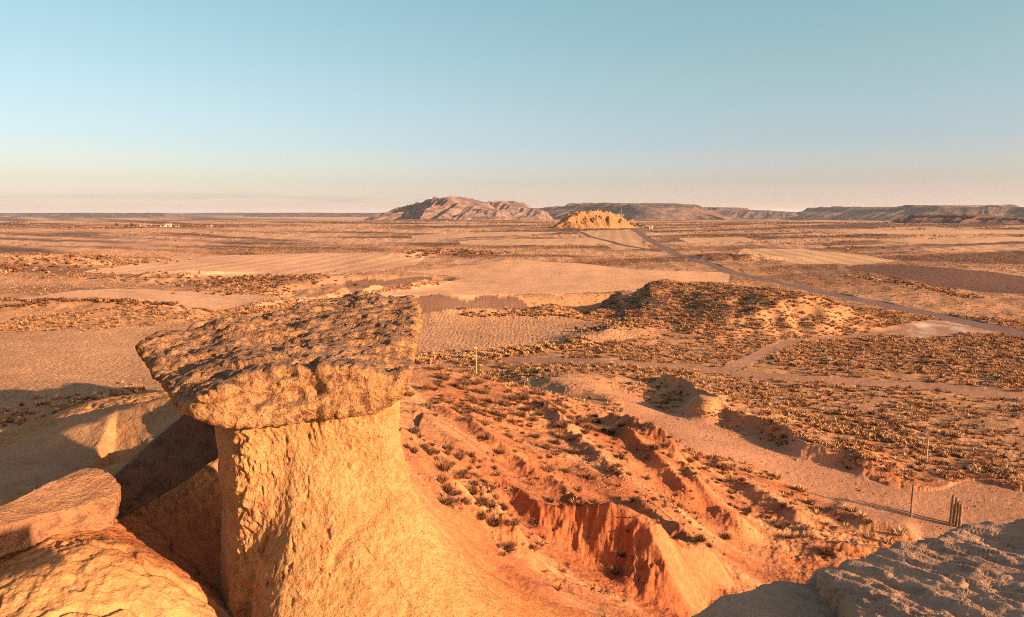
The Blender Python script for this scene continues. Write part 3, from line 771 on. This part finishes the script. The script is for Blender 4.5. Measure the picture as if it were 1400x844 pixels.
a_ = rock('lower_layer', prism_bm(l2, drop(l2, .30, .0)), .016, ledge_disp, M['ledge'], 3, led); a_.matrix_parent_inverse = led.matrix_world.inverted()

# ------------------------------------------------------------------ plants
def blade_mat(name, rough=.9):
    m, nt, p = mat_new(name)
    a = nt.nodes.new('ShaderNodeVertexColor'); a.layer_name = 'Col'; nt.links.new(a.outputs[0], p.inputs['Base Color'])
    return m
M['scrub'] = blade_mat('dry_scrub_stems')
rng = np.random.default_rng(7)
def tufts(pos, rad, hgt, cols, nb, width, spread=1.0):
    """many plants in one sheet of triangles: pos Nx3, rad/hgt N, cols Nx3, nb stems each"""
    n = len(pos); a = rng.uniform(0, 2*np.pi, (n, nb)); el_ = rng.uniform(.12, 1.0, (n, nb))**.8
    ln = rng.uniform(.65, 1.05, (n, nb))
    tip = np.stack([np.cos(a)*rad[:, None]*np.sqrt(1-(el_*.9)**2)*ln*spread, np.sin(a)*rad[:, None]*np.sqrt(1-(el_*.9)**2)*ln*spread, hgt[:, None]*el_*ln], -1)
    root = tip*rng.uniform(.0, .30, (n, nb, 1)); root[..., 2] = -.03*hgt[:, None]
    side = np.stack([-np.sin(a), np.cos(a), 0*a], -1)+rng.normal(0, .4, (n, nb, 3))
    side /= np.linalg.norm(side, axis=-1, keepdims=True)
    w = (width*rad)[:, None, None]*rng.uniform(.6, 1.3, (n, nb, 1))
    mid = root*.45+tip*.55; mid[..., 2] += .06*hgt[:, None]
    v = np.stack([root-side*w*.5, root+side*w*.5, mid+side*w*.75, tip, mid-side*w*.75], 2)  # n nb 5 3
    v = v+pos[:, None, None, :]
    V = v.reshape(-1, 3); base = np.arange(n*nb)*5
    f = np.concatenate([np.stack([base, base+1, base+2], 1), np.stack([base, base+2, base+4], 1), np.stack([base+4, base+2, base+3], 1)])
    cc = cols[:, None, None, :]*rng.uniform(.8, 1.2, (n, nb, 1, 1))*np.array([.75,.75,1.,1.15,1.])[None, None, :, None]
    return V, f, np.clip(cc.reshape(-1, 3), .01, .8)
TAN = np.array([.48,.265,.125]); STRAW = np.array([.54,.32,.155]); BROWN = np.array([.26,.12,.055]); DARK = np.array([.13,.065,.035])
def pick_cols(n, w):
    k = rng.choice(4, n, p=w); c = np.stack([TAN, STRAW, BROWN, DARK])[k]
    return c*rng.uniform(.85, 1.15, (n, 1))
NREG = len(FIELDS)
def scatter(n, r0, r1, a0=-41, a1=41, area=True):
    a = R(1)*rng.uniform(a0, a1, n); r = np.sqrt(rng.uniform(r0**2, r1**2, n)) if area else np.exp(rng.uniform(math.log(r0), math.log(r1), n))
    return r*np.sin(a), r*np.cos(a), r
RIDGE_I = [i for i, l in enumerate(LINES) if l[1] == 4.6][0]
near_mask_pts = [(at(720,700,21),6),(at(640,620,24),5)]
def density(x, y, cls, r):
    d = np.clip(.55+1.3*fbm2(x/(7+.02*r), y/(5+.02*r), 3, 301), .03, 1)
    hd, _t = linedist(x, y, LINES[RIDGE_I][0])
    d = np.maximum(d, .85*(np.abs(hd) < 22))
    d *= (cls == 0)
    # bare mound, wash edges and lit clay spines stay free of plants
    mp_ = at(790, 530, 55); d *= 1-np.exp(-(((x-mp_[0])/7)**2+((y-mp_[1])/6)**2)**2)
    d *= 1-.93*np.exp(-(((x-at(962,560,50.5)[0])/3)**2+((y-at(962,560,50.5)[1])/3)**2)**2)
    return d
def place(n, r0, r1, keep, area=True, a0=-41, a1=41):
    x, y, r = scatter(n, r0, r1, a0, a1, area); h, cls = ground_h(x, y)
    k = rng.uniform(0, 1, n) < density(x, y, cls, r)*keep(x, y, r)
    return np.stack([x[k], y[k], h[k]], 1), r[k]
VV = []
def grow(P, r, w, nb, rad, hk, width, spread=1.):
    n = len(P); rr = rad(r, n); VV.append(tufts(P, rr, rr*hk*rng.uniform(.8, 1.25, n), pick_cols(n, w), nb, width, spread))
# grass hummocks on the plain to the right, 38-110 m
nearplain = lambda x, y, r: np.where((x > -6) | (r > 75), 1., .2)*sstep(40, 52, r+np.maximum(x-8, 0)*1.2)
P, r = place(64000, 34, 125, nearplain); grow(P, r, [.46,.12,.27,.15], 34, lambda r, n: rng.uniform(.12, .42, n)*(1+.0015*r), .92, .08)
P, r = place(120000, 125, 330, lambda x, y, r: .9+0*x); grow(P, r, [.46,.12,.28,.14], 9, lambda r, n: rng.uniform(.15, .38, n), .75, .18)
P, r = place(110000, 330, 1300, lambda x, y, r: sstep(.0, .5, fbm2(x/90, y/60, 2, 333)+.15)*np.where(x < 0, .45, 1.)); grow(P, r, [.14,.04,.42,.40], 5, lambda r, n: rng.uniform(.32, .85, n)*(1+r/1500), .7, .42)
# scrub lines along field banks
def hedge(px_pts, n, jit, rad, w, hk=.9, nb=14):
    Q = np.array([hit(*p)[:2] for p in px_pts]); s = np.append(0, np.cumsum(np.hypot(*(Q[1:]-Q[:-1]).T)))
    t = rng.uniform(0, s[-1], n); x = np.interp(t, s, Q[:, 0])+rng.normal(0, jit, n); y = np.interp(t, s, Q[:, 1])+rng.normal(0, jit, n)
    h, c = ground_h(x, y); P = np.stack([x, y, h], 1); r = np.hypot(x, y)
    grow(P, r, w, int(nb*1.4), lambda r, n: rng.uniform(*rad, n)*.62, hk, .2)
hedge([(-60,412),(0,411),(120,411),(200,415),(290,428)], 420, .5, (.5,1.1), [.05,.0,.35,.6])
hedge([(0,420),(60,417)], 60, 1.0, (.5,1.1), [.05,.0,.35,.6])
hedge([(330,420),(420,412),(490,403),(560,393),(600,387)], 320, .5, (.35,.8), [.5,.2,.2,.1])
hedge([(560,432),(640,433),(700,430),(770,432),(850,437)], 420, .5, (.35,.8), [.35,.15,.3,.2])
hedge([(560,498),(600,490),(640,487),(690,483),(740,478),(800,470)], 300, 1.1, (.4,.8), [.5,.35,.15,.0], 1.1, 22)
hedge([(0,575),(60,560),(110,548),(160,540),(230,530)], 260, 1.6, (.4,.9), [.5,.4,.1,.0], 1.0, 22)
hedge([(800,452),(850,445),(880,440)], 160, 1.4, (.4,.8), [.3,.1,.3,.3])
hedge([(300,384),(360,382),(430,380)], 260, 5, (.7,1.4), [.1,.0,.3,.6])
hedge([(330,400),(400,400)], 160, 4, (.6,1.3), [.2,.1,.3,.4])
hedge([(80,376),(160,379),(250,384),(330,394),(400,404)], 260, 4, (.6,1.2), [.2,.1,.3,.4])
hedge([(560,350),(590,344),(680,346)], 160, 5, (.9,1.8), [.1,.0,.3,.6])
hedge([(0,368),(60,360),(180,358)], 300, 8, (.9,1.8), [.3,.1,.3,.3])
hedge([(420,303),(560,304),(700,302)], 300, 10, (2,3.5), [.1,.0,.3,.6])
hedge([(100,311),(190,312)], 260, 12, (1.5,3.2), [.1,.0,.3,.6])
hedge([(240,308),(330,311),(440,309)], 200, 14, (1.2,2.6), [.2,.0,.3,.5])
hedge([(980,356),(1000,352),(1040,356)], 150, 6, (.4,.8), [.1,.0,.3,.6])
hedge([(1040,578),(1100,600),(1180,628),(1250,655)], 260, .45, (.2,.45), [.5,.2,.25,.05])
hedge([(1100,575),(1150,590),(1220,605),(1260,615)], 260, .8, (.3,.6), [.55,.2,.2,.05], 1.1, 24)
hedge([(950,560),(980,575),(1030,590)], 60, .4, (.15,.3), [.5,.3,.2,.0])
# hedgerow to the right of the road and below the dark field
hedge([(1150,378),(1210,383),(1270,395),(1330,407)], 200, 2, (.5,1.1), [.3,.1,.3,.3])
V = np.concatenate([v for v, f, c in VV]); off = np.cumsum([0]+[len(v) for v, f, c in VV[:-1]])
Fc = np.concatenate([f+o_ for (v, f, c), o_ in zip(VV, off)]); Cc = np.concatenate([c for v, f, c in VV])
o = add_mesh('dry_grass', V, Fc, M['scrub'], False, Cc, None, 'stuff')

# individual shrubs on the near slope
protos = []
for i in range(5):
    dark = i in (0, 1, 3)
    nb = 330
    Vp, Fp, Cp = tufts(np.zeros((1, 3)), np.array([.5]), np.array([[.42,.5,.36,.46,.55][i]]), (np.array([.21,.11,.06]) if dark else np.array([.32,.17,.085]))[None].copy(), nb, .018)
    V2, F2, C2 = tufts(np.zeros((1, 3)), np.array([.36]), np.array([.34]), (DARK*.9)[None].copy(), 130, .04)
    me_o = add_mesh('shrub', np.concatenate([Vp, V2]), np.concatenate([Fp, F2+len(Vp)]), M['scrub'], False, np.concatenate([Cp, C2]))
    protos.append(me_o)
P, r = place(15000, 15, 56, lambda x, y, r: (x > -4.5)*sstep(54, 44, r+np.maximum(x-6, 0)*.8)*np.clip(.25+1.6*fbm2(x/6, y/6, 2, 411), .05, 1))
# more of them in the gully under the pillar and on the upper shoulder
ex = []
for (px, py, d, s, n) in [(600,640,19.5,2.0,26),(630,700,18,1.6,20),(655,560,36,4.5,70),(740,580,36,5.0,70),(800,690,24.5,3,18),(870,780,20,2.2,12),(560,620,20,1.0,6),(1000,690,33,4,20)]:
    c = at(px, py, d)
    for _ in range(n):
        ex.append((c[0]+rng.normal(0, s*.6), c[1]+rng.normal(0, s*.75)))
ex = np.array(ex); hh, cl = ground_h(ex[:, 0], ex[:, 1]); E = np.stack([ex[:, 0], ex[:, 1], hh], 1)[cl == 0]
P = np.concatenate([E, P]); r = np.hypot(P[:, 0], P[:, 1])
def pix(p):
    x, y, z = p[0], p[1], p[2]-EYE
    f_ = y*CP-z*SP; u = x/f_; v = (y*SP+z*CP)/f_
    return PW/2+F*u, PH/2-F*v
def visible(p):
    s = np.linspace(.15, .985, 60); zz = EYE+(p[2]+.25-EYE)*s
    return np.all(smooth_h(p[0]*s, p[1]*s) < zz)
n_s = 0; rest = []; used = set()
for p in P:
    u, v = pix(p)
    if not (545 < u < 1400 and 495 < v < 850) or (u < 600 and v > 640): continue
    if u > 930 and v > 800-(u-930)*.2: continue
    if n_s >= 300 or (n_s > 150 and rng.uniform() < .5): rest.append(p); continue
    if not visible(p): continue
    k = int(rng.integers(5)); o = protos[k] if k not in used else protos[k].copy()
    if k in used: col.objects.link(o)
    used.add(k)
    o.location = (p[0], p[1], p[2]-.02); s = float(rng.uniform(.4, 1.05)*(.50+.015*np.hypot(p[0], p[1]))); o.scale = (s*float(rng.uniform(.85, 1.25)), s, s*float(rng.uniform(.7, 1.0)))
    o.rotation_euler = (0, 0, float(rng.uniform(0, 6.28)))
    tag(o, 'small dry twiggy shrub growing on the reddish clay slope right of the pillar', 'shrub', 'dry shrubs on the red clay slope'); n_s += 1
print('shrubs', n_s, 'rest', len(rest), 'tris', len(Fc))
if rest:
    Q = np.array(rest); VV2 = tufts(Q, rng.uniform(.08, .30, len(Q)), rng.uniform(.08, .22, len(Q)), pick_cols(len(Q), [.15,.02,.53,.30]), 40, .07)
    add_mesh('dry_scrub', *VV2[:2], M['scrub'], False, VV2[2], None, 'stuff')

# ------------------------------------------------------------------ loose stones
def stones(P, size, colv):
    n = len(P); ico = np.array([(0,0,1),(.89,0,.45),(.28,.85,.45),(-.72,.53,.45),(-.72,-.53,.45),(.28,-.85,.45),(.72,.53,-.45),(-.28,.85,-.45),(-.89,0,-.45),(-.28,-.85,-.45),(.72,-.53,-.45),(0,0,-1)])
    fi = np.array([(0,1,2),(0,2,3),(0,3,4),(0,4,5),(0,5,1),(1,6,2),(2,7,3),(3,8,4),(4,9,5),(5,10,1),(1,10,6),(2,6,7),(3,7,8),(4,8,9),(5,9,10),(11,7,6),(11,8,7),(11,9,8),(11,10,9),(11,6,10)])
    v = ico[None]*rng.uniform(.7, 1.25, (n, 12, 1))*size[:, None, None]*rng.uniform(.6, 1.2, (n, 1, 3))*np.array([1, 1, .7])
    V = (v+P[:, None]).reshape(-1, 3); f = (fi[None]+np.arange(n)[:, None, None]*12).reshape(-1, 3)
    c = np.repeat(colv*rng.uniform(.75, 1.2, (n, 1)), 12, 0)
    return V, f, c
x, y, r = scatter(30000, 12, 62); h, cls = ground_h(x, y)
dn = sstep(.02, .45, fbm2(x/4, y/4, 3, 501)); dn[cls != 0] = 0
wash = np.array([cls == i+1 for i, f in enumerate(FIELDS) if f[0] == 'gravel_wash']).any(0)
k = (rng.uniform(0, 1, len(x)) < dn*.35+.35*wash) & (x > -4)
Ps = np.stack([x, y, h], 1)[k]; rs = r[k]
sz = rng.uniform(.008, .04, len(Ps))*(1+rng.pareto(3, len(Ps))*.4)*(.6+rs/45)
cx_ = []
for (px, py, d, s, n) in [(870,665,29,2.2,420),(620,725,17.4,1.0,120),(640,640,20,1.3,90),(980,740,29,3,160),(820,640,31,2.0,90)]:
    c = at(px, py, d); q = np.stack([c[0]+rng.normal(0, s*.7, n), c[1]+rng.normal(0, s*.8, n)], 1); cx_.append(q)
q = np.concatenate(cx_); hh, _ = ground_h(q[:, 0], q[:, 1])
Ps = np.concatenate([Ps, np.column_stack([q, hh])]); sz = np.concatenate([np.minimum(sz, .16), rng.uniform(.02, .085, len(q))])
Vs, Fs, Cs = stones(Ps, sz, np.array([.32,.17,.10])[None])
add_mesh('loose_stones', Vs, Fs, M['scrub'], False, Cs, None, 'stuff')

# ------------------------------------------------------------------ fence posts
def wood_mat(name, c1, c2):
    m, nt, p = mat_new(name)
    tcx = nt.nodes.new('ShaderNodeTexCoord')
    n = noise_node(nt, 8, 4, .6, vec=tcx.outputs['Object'], scl=(6, 6, .6)); r = N(nt, 'ShaderNodeValToRGB'); nt.links.new(n.outputs[0], r.inputs[0])
    r.color_ramp.elements[0].position = .35; r.color_ramp.elements[0].color = (*c1, 1); r.color_ramp.elements[1].position = .65; r.color_ramp.elements[1].color = (*c2, 1)
    nt.links.new(r.outputs[0], p.inputs['Base Color']); bump(nt, p, [(n.outputs[0], .01)])
    return m
M['wood'] = wood_mat('weathered_wood', (.15,.09,.06), (.34,.23,.15)); M['pale_wood'] = wood_mat('pale_wood', (.34,.22,.12), (.56,.38,.20))
def post(px, py_top, d, rad, lean, mat, label, group=None, notch=False, square=False, seed=0):
    rs_ = np.random.default_rng(seed)
    b_ = at(px, 700, d); x, y = b_[0], b_[1]
    zt = at(px, py_top, d)[2]; z0 = float(ground_h(np.array([x]), np.array([y]))[0][0])-.12
    H = zt-z0; ns = 8 if square else 12; nl = 14; V = []
    for i in range(nl):
        t = i/(nl-1)
        for k in range(ns):
            a = 2*math.pi*k/ns; q = rad*(1+.10*rs_.normal()*.5)*(1.05-.12*t)
            if square: q *= 1/max(abs(math.cos(a)), abs(math.sin(a)))*.86
            wob = .015*math.sin(3*t+seed)
            V.append((q*math.cos(a)+lean[0]*t*H+wob, q*math.sin(a)+lean[1]*t*H, t*H+(.03*math.cos(a-1)+.02*rs_.normal() if i == nl-1 else 0)))
    Fq = [(i*ns+k, i*ns+(k+1) % ns, (i+1)*ns+(k+1) % ns, (i+1)*ns+k) for i in range(nl-1) for k in range(ns)]
    c = len(V); V.append((lean[0]*H, lean[1]*H, H+.015))
    me = bpy.data.meshes.new('wooden_post'); me.from_pydata(V, [], Fq+[((nl-1)*ns+k, (nl-1)*ns+(k+1) % ns, c) for k in range(ns)]); me.materials.append(mat)
    o = bpy.data.objects.new('wooden_post', me); col.objects.link(o); o.location = (x, y, z0)
    return tag(o, label, 'post', group)
post(652.5, 478, 66.0, .055, (0, 0), M['pale_wood'], 'slim pale sunlit post standing in the tall grass behind the red slope', seed=1)
post(1260, 600, 41.8, .04, (.02, 0), M['pale_wood'], 'slim pale post at the scrub edge, farthest of the posts by the gravel wash', 'posts by the gravel wash', seed=2)
post(1246, 660, 34.0, .055, (0, .0), M['wood'], 'single dark thin post standing alone in the gravel wash', 'posts by the gravel wash', seed=3)
for i, (px, py, d, la) in enumerate([(1301.5,677,33.2,'leftmost and tallest of the four clustered posts behind the rock ledge'),
                         (1306,681,33.45,'second from left of the four clustered posts behind the rock ledge'),
                         (1309.5,686,33.2,'third from left of the four clustered posts behind the rock ledge'),
                         (1313.5,689,33.0,'rightmost and shortest of the four clustered posts behind the rock ledge')]):
    post(px, py, d, .075, (0, 0), M['wood'], la, 'clustered wooden posts', seed=10+i)

# ------------------------------------------------------------------ the walker in the dip
def flat_mat(name, c, rough=.8):
    m, nt, p = mat_new(name); n = noise_node(nt, 30, 3); nt.links.new(mulvar(nt, N_rgb(nt, c), n, .85, 1.1), p.inputs['Base Color']); p.inputs['Roughness'].default_value = rough
    return m
def N_rgb(nt, c):
    n = nt.nodes.new('ShaderNodeRGB'); n.outputs[0].default_value = (*c, 1); return n.outputs[0]
M['skin'] = flat_mat('skin', (.36,.21,.15)); M['hair'] = flat_mat('dark_hair', (.04,.025,.02)); M['vest'] = flat_mat('dark_jacket', (.05,.055,.045)); M['trouser'] = flat_mat('tan_trousers', (.20,.11,.065)); M['boot'] = flat_mat('boots', (.07,.05,.04))
def skin_obj(name, verts, edges, rad, mat, parent, sub=2, root=0):
    me = bpy.data.meshes.new('t'); me.from_pydata(verts, edges, []); o = bpy.data.objects.new('t', me); col.objects.link(o)
    sk = o.modifiers.new('s', 'SKIN'); sk.use_smooth_shade = True
    for i, v in enumerate(me.skin_vertices[0].data if me.skin_vertices else []): pass
    if not me.skin_vertices:
        bmx = bmesh.new(); bmx.from_mesh(me); bmx.verts.layers.skin.verify(); bmx.to_mesh(me); bmx.free()
    for i, v in enumerate(me.skin_vertices[0].data):
        r_ = rad[i]; v.radius = r_ if isinstance(r_, tuple) else (r_, r_); v.use_root = (i == root)
    sb = o.modifiers.new('b', 'SUBSURF'); sb.levels = sub; sb.render_levels = sub
    bpy.context.view_layer.update()
    m2_ = bpy.data.meshes.new_from_object(o.evaluated_get(bpy.context.evaluated_depsgraph_get()))
    bpy.data.objects.remove(o); bpy.data.meshes.remove(me); m2_.name = name; m2_.materials.clear(); m2_.materials.append(mat)
    q = bpy.data.objects.new(name, m2_); col.objects.link(q); q.parent = parent
    return q
def person(px, py_hip, d):
    b_ = at(px, py_hip, d); x, y = b_[0], b_[1]; z0 = float(ground_h(np.array([x]), np.array([y]))[0][0])
    o = empty('person', (x, y, z0), 'small distant walker with dark hair, dark top and pale arms beside the bare mound', 'person')
    v = [(0,0,.93),(0,0,1.15),(0,.01,1.36),(0,.01,1.47),(.01,-.01,1.56),(.02,-.02,1.66),        # pelvis..head top
         (.10,0,.88),(.11,-.06,.50),(.11,.03,.10),(.11,-.10,.04),
         (-.10,0,.88),(-.11,.10,.50),(-.11,.16,.12),(-.11,.05,.04),
         (.18,0,1.38),(.24,.02,1.12),(.25,-.12,.92),(.25,-.17,.85),
         (-.18,0,1.38),(-.25,.04,1.12),(-.26,-.08,.90),(-.26,-.13,.83)]
    e = [(0,1),(1,2),(2,3),(3,4),(4,5),(0,6),(6,7),(7,8),(8,9),(0,10),(10,11),(11,12),(12,13),(2,14),(14,15),(15,16),(16,17),(2,18),(18,19),(19,20),(20,21)]
    r_ = [(.15,.11),(.14,.10),(.13,.10),.05,.085,.075,.085,.06,.042,.035,.085,.06,.042,.035,.052,.042,.032,.025,.052,.042,.032,.025]
    skin_obj('body', v, e, r_, M['skin'], o)
    skin_obj('jacket', [(0,0,.88),(0,0,1.15),(0,.01,1.36),(0,.01,1.42),(.15,0,1.38),(-.15,0,1.38)], [(0,1),(1,2),(2,3),(2,4),(2,5)], [(.26,.20),(.25,.19),(.24,.18),.10,.12,.12], M['vest'], o)
    skin_obj('trousers', [(0,0,.93),(.10,0,.86),(.11,-.06,.50),(.11,.03,.13),(-.10,0,.86),(-.11,.10,.50),(-.11,.16,.15)], [(0,1),(1,2),(2,3),(0,4),(4,5),(5,6)], [(.22,.17),.14,.10,.08,.14,.10,.08], M['trouser'], o)
    skin_obj('hair', [(-.01,.04,1.60),(0,.035,1.68),(.01,-.01,1.70)], [(0,1),(1,2)], [.085,.085,.075], M['hair'], o)
    for sx, yy, zz in ((.11,.0,.045),(-.11,.12,.06)):
        skin_obj('boot', [(sx,yy+.06,zz+.04),(sx,yy-.02,zz),(sx,yy-.14,zz-.01)], [(0,1),(1,2)], [.055,.05,.042], M['boot'], o)
    o.rotation_euler = (0, 0, R(35)); return o
person(720.5, 530, 53.5)

# ------------------------------------------------------------------ farm, village and far trees
M['plaster'] = flat_mat('white_plaster', (.50,.40,.30)); M['rooft'] = flat_mat('tiled_roof', (.30,.15,.10)); M['dark_open'] = flat_mat('dark_opening', (.03,.025,.02)); M['steel'] = flat_mat('grey_steel', (.35,.33,.32), .5)
def house(px, py, d, w, dp, h, rh, rot, label, group, name='farm_building', cat='building'):
    b_ = at(px, py, d); x, y = b_[0], b_[1]; z0 = float(smooth_h(np.array([x]), np.array([y]))[0])-.3
    o = empty(name, (x, y, z0), label, cat, group); o.rotation_euler = (0, 0, rot)
    def part(nm, V, Fq, mat):
        me = bpy.data.meshes.new(nm); me.from_pydata(V, [], Fq); me.materials.append(mat); q = bpy.data.objects.new(nm, me); col.objects.link(q); q.parent = o; return q
    a, b2 = w/2, dp/2; h = h+.3
    part('wall', [(-a,-b2,0),(a,-b2,0),(a,b2,0),(-a,b2,0),(-a,-b2,h),(a,-b2,h),(a,b2,h),(-a,b2,h),(-a,0,h+rh),(a,0,h+rh)],
         [(0,1,5,4),(1,2,6,9,5),(2,3,7,6),(3,0,4,8,7)], M['plaster'])
    e_ = .35
    part('roof', [(-a-e_,-b2-e_,h-.1),(a+e_,-b2-e_,h-.1),(a+e_,0,h+rh+.12),(-a-e_,0,h+rh+.12),(a+e_,b2+e_,h-.1),(-a-e_,b2+e_,h-.1),
                  (-a-e_,-b2-e_,h-.25),(a+e_,-b2-e_,h-.25),(a+e_,b2+e_,h-.25),(-a-e_,b2+e_,h-.25)], [(0,1,2,3),(3,2,4,5),(0,6,7,1),(5,4,8,9)], M['rooft'])
    part('door', [(-.6,-b2-.04,0),(.6,-b2-.04,0),(.6,-b2-.04,2.3),(-.6,-b2-.04,2.3)], [(0,1,2,3)], M['dark_open'])
    for xw in (-a*.6, a*.6): part('window', [(xw-.5,-b2-.04,1.3),(xw+.5,-b2-.04,1.3),(xw+.5,-b2-.04,2.3),(xw-.5,-b2-.04,2.3)], [(0,1,2,3)], M['dark_open'])
    return o
house(885.5, 309.5, 705, 6, 4, 2.6, .9, .2, 'small pale farmhouse right of the yellow butte beside the road', None)
house(190, 312.5, 700, 3.4, 3, 2.4, .7, .1, 'tiny white hut beside the dark trees on the left plain', None, 'hut', 'hut')
house(193+4.5, 313, 690, 2.6, 2.4, 2.0, .6, .3, 'tiny white hut just right of the hut by the dark trees', None, 'hut', 'hut')
house(224, 312.6, 700, 5, 4, 2.5, .8, .0, 'left one of two adjoining white farm sheds on the left plain', 'white farm sheds')
house(230.5, 312.0, 720, 6, 4, 3.2, .9, .2, 'right and taller one of two adjoining white farm sheds on the left plain', 'white farm sheds')
house(243, 313.2, 700, 3, 3, 1.8, .5, .4, 'low white shed standing right of the farm sheds', None)
house(287, 313.3, 700, 4, 3, 1.6, .5, .0, 'lone low white building farthest right on the left plain', None)
# water tank by the farmhouse
b_ = at(891, 309, 700); zt = float(smooth_h(b_[:1], b_[1:2])[0])
bm = bmesh.new(); bmesh.ops.create_cone(bm, cap_ends=True, segments=24, radius1=1.1, radius2=1.1, depth=3.2); bmesh.ops.translate(bm, verts=bm.verts, vec=(0, 0, 1.5))
bmesh.ops.create_cone(bm, cap_ends=True, segments=24, radius1=1.2, radius2=.25, depth=.5, matrix=__import__('mathutils').Matrix.Translation((0, 0, 3.36)))
me = bpy.data.meshes.new('water_tank'); bm.to_mesh(me); bm.free(); me.materials.append(M['plaster']); o = bpy.data.objects.new('water_tank', me); col.objects.link(o); o.location = (b_[0], b_[1], zt-.2)
tag(o, 'pale round tank standing right of the farmhouse', 'tank')
# lattice mast behind the butte
b_ = at(849.5, 300, 745); zt = float(smooth_h(b_[:1], b_[1:2])[0])
mast = empty('radio_mast', (b_[0], b_[1], zt), 'thin grey mast rising behind the right end of the yellow butte', 'mast')
Hm = at(849.5, 286, 745)[2]-zt
bm = bmesh.new()
def bar(bm, a, b, w):
    a = Vector(a); b = Vector(b); d = b-a; q = d.to_track_quat('Z', 'Y').to_matrix().to_4x4(); q.translation = (a+b)/2
    bmesh.ops.create_cone(bm, cap_ends=True, segments=6, radius1=w, radius2=w, depth=d.length, matrix=q)
leg3 = [(.35,0),(-.18,.3),(-.18,-.3)]
for k in range(3):
    bar(bm, (*leg3[k], 0), (leg3[k][0]*.5, leg3[k][1]*.5, Hm), .07)
    for j in range(9):
        t = j/9; t2 = (j+1)/9; k2 = (k+1) % 3
        bar(bm, (leg3[k][0]*(1-.5*t), leg3[k][1]*(1-.5*t), Hm*t), (leg3[k2][0]*(1-.5*t2), leg3[k2][1]*(1-.5*t2), Hm*t2), .035)
me = bpy.data.meshes.new('lattice'); bm.to_mesh(me); bm.free(); me.materials.append(M['steel']); o = bpy.data.objects.new('lattice', me); col.objects.link(o); o.parent = mast
bm = bmesh.new(); bar(bm, (0, 0, Hm-.2), (0, 0, Hm+1.2), .05); me = bpy.data.meshes.new('antenna'); bm.to_mesh(me); bm.free(); me.materials.append(M['steel']); o = bpy.data.objects.new('antenna', me); col.objects.link(o); o.parent = mast
M['bark'] = flat_mat('bark', (.10,.07,.05)); M['leaf'] = blade_mat('dark_leaves')
def tree(px, py, d, h, w, label, group):
    b_ = at(px, py, d); x, y = b_[0], b_[1]; z0 = float(smooth_h(np.array([x]), np.array([y]))[0])
    o = empty('tree', (x, y, z0), label, 'tree', group)
    bm = bmesh.new(); bar(bm, (0,0,-.2), (.1,0,h*.45), h*.035)
    for k in range(5):
        a = k*1.26; bar(bm, (.08,0,h*.3), (math.cos(a)*w*.3, math.sin(a)*w*.3, h*.65), h*.015)
    me = bpy.data.meshes.new('trunk'); bm.to_mesh(me); bm.free(); me.materials.append(M['bark']); q = bpy.data.objects.new('trunk', me); col.objects.link(q); q.parent = o
    nc = 9; cen = np.stack([rng.normal(0, w*.24, nc), rng.normal(0, w*.24, nc), h*(.55+.28*rng.uniform(-1, 1, nc))], 1)
    n = 900; k = rng.integers(0, nc, n); dv = rng.normal(size=(n, 3)); dv /= np.linalg.norm(dv, axis=1)[:, None]
    P = cen[k]+dv*w*.2*rng.uniform(.5, 1.1, (n, 1)); s = rng.uniform(.12, .28, n)*h/5
    t1 = rng.normal(size=(n, 3)); t1 /= np.linalg.norm(t1, axis=1)[:, None]; t2 = np.cross(t1, dv)
    V = np.stack([P+t1*s[:, None], P-t1*s[:, None]*.4+t2*s[:, None], P-t1*s[:, None]*.4-t2*s[:, None]], 1).reshape(-1, 3)
    cc = np.repeat(np.array([.055,.055,.03])*rng.uniform(.6, 1.5, (n, 1)), 3, 0)
    q = add_mesh('crown', V, np.arange(n*3).reshape(-1, 3), M['leaf'], False, cc, o)
for px, py, d, h, w, l in [(160,311.5,700,4.2,6.5,'dark round tree, leftmost of the trees on the left plain'),(173,311.5,690,3.6,4.5,'small dark tree between two larger ones on the left plain'),
                         (180.5,311,710,4.6,5.0,'dark tree beside the white huts on the left plain'),(186.5,311,700,4.4,4.5,'rightmost dark tree touching the white huts')]:
    tree(px, py, d, h, w, l, 'trees on the left plain')
for px, py, d, h, w, l in [(866,310,740,2.8,5,'low dark tree at the foot of the small spur beside the butte'),(871,309.5,735,5,5.5,'tall dark tree left of the farmhouse'),(877,309.5,730,4.5,5.5,'dark tree close against the farmhouse')]:
    tree(px, py, d, h, w, l, 'trees by the farmhouse')

# ------------------------------------------------------------------ air
HZ = 4.6e-5
bm = bmesh.new(); bmesh.ops.create_cube(bm, size=1)
me = bpy.data.meshes.new('haze'); bm.to_mesh(me); bm.free(); hz = bpy.data.objects.new('haze', me); col.objects.link(hz)
zb, zt_ = -45.0, 78.0
hz.scale = (62000, 62000, zt_-zb); hz.location = (0, 0, (zb+zt_)/2); hz['kind'] = 'stuff'
hm = bpy.data.materials.new('haze_air'); hm.use_nodes = True; nt = hm.node_tree; nt.nodes.clear()
oo = nt.nodes.new('ShaderNodeOutputMaterial'); pv = nt.nodes.new('ShaderNodeVolumePrincipled'); pv.inputs['Density'].default_value = HZ
pv.inputs['Color'].default_value = (.80, .86, .95, 1); pv.inputs['Anisotropy'].default_value = 0.1
nt.links.new(pv.outputs[0], oo.inputs['Volume']); me.materials.append(hm)
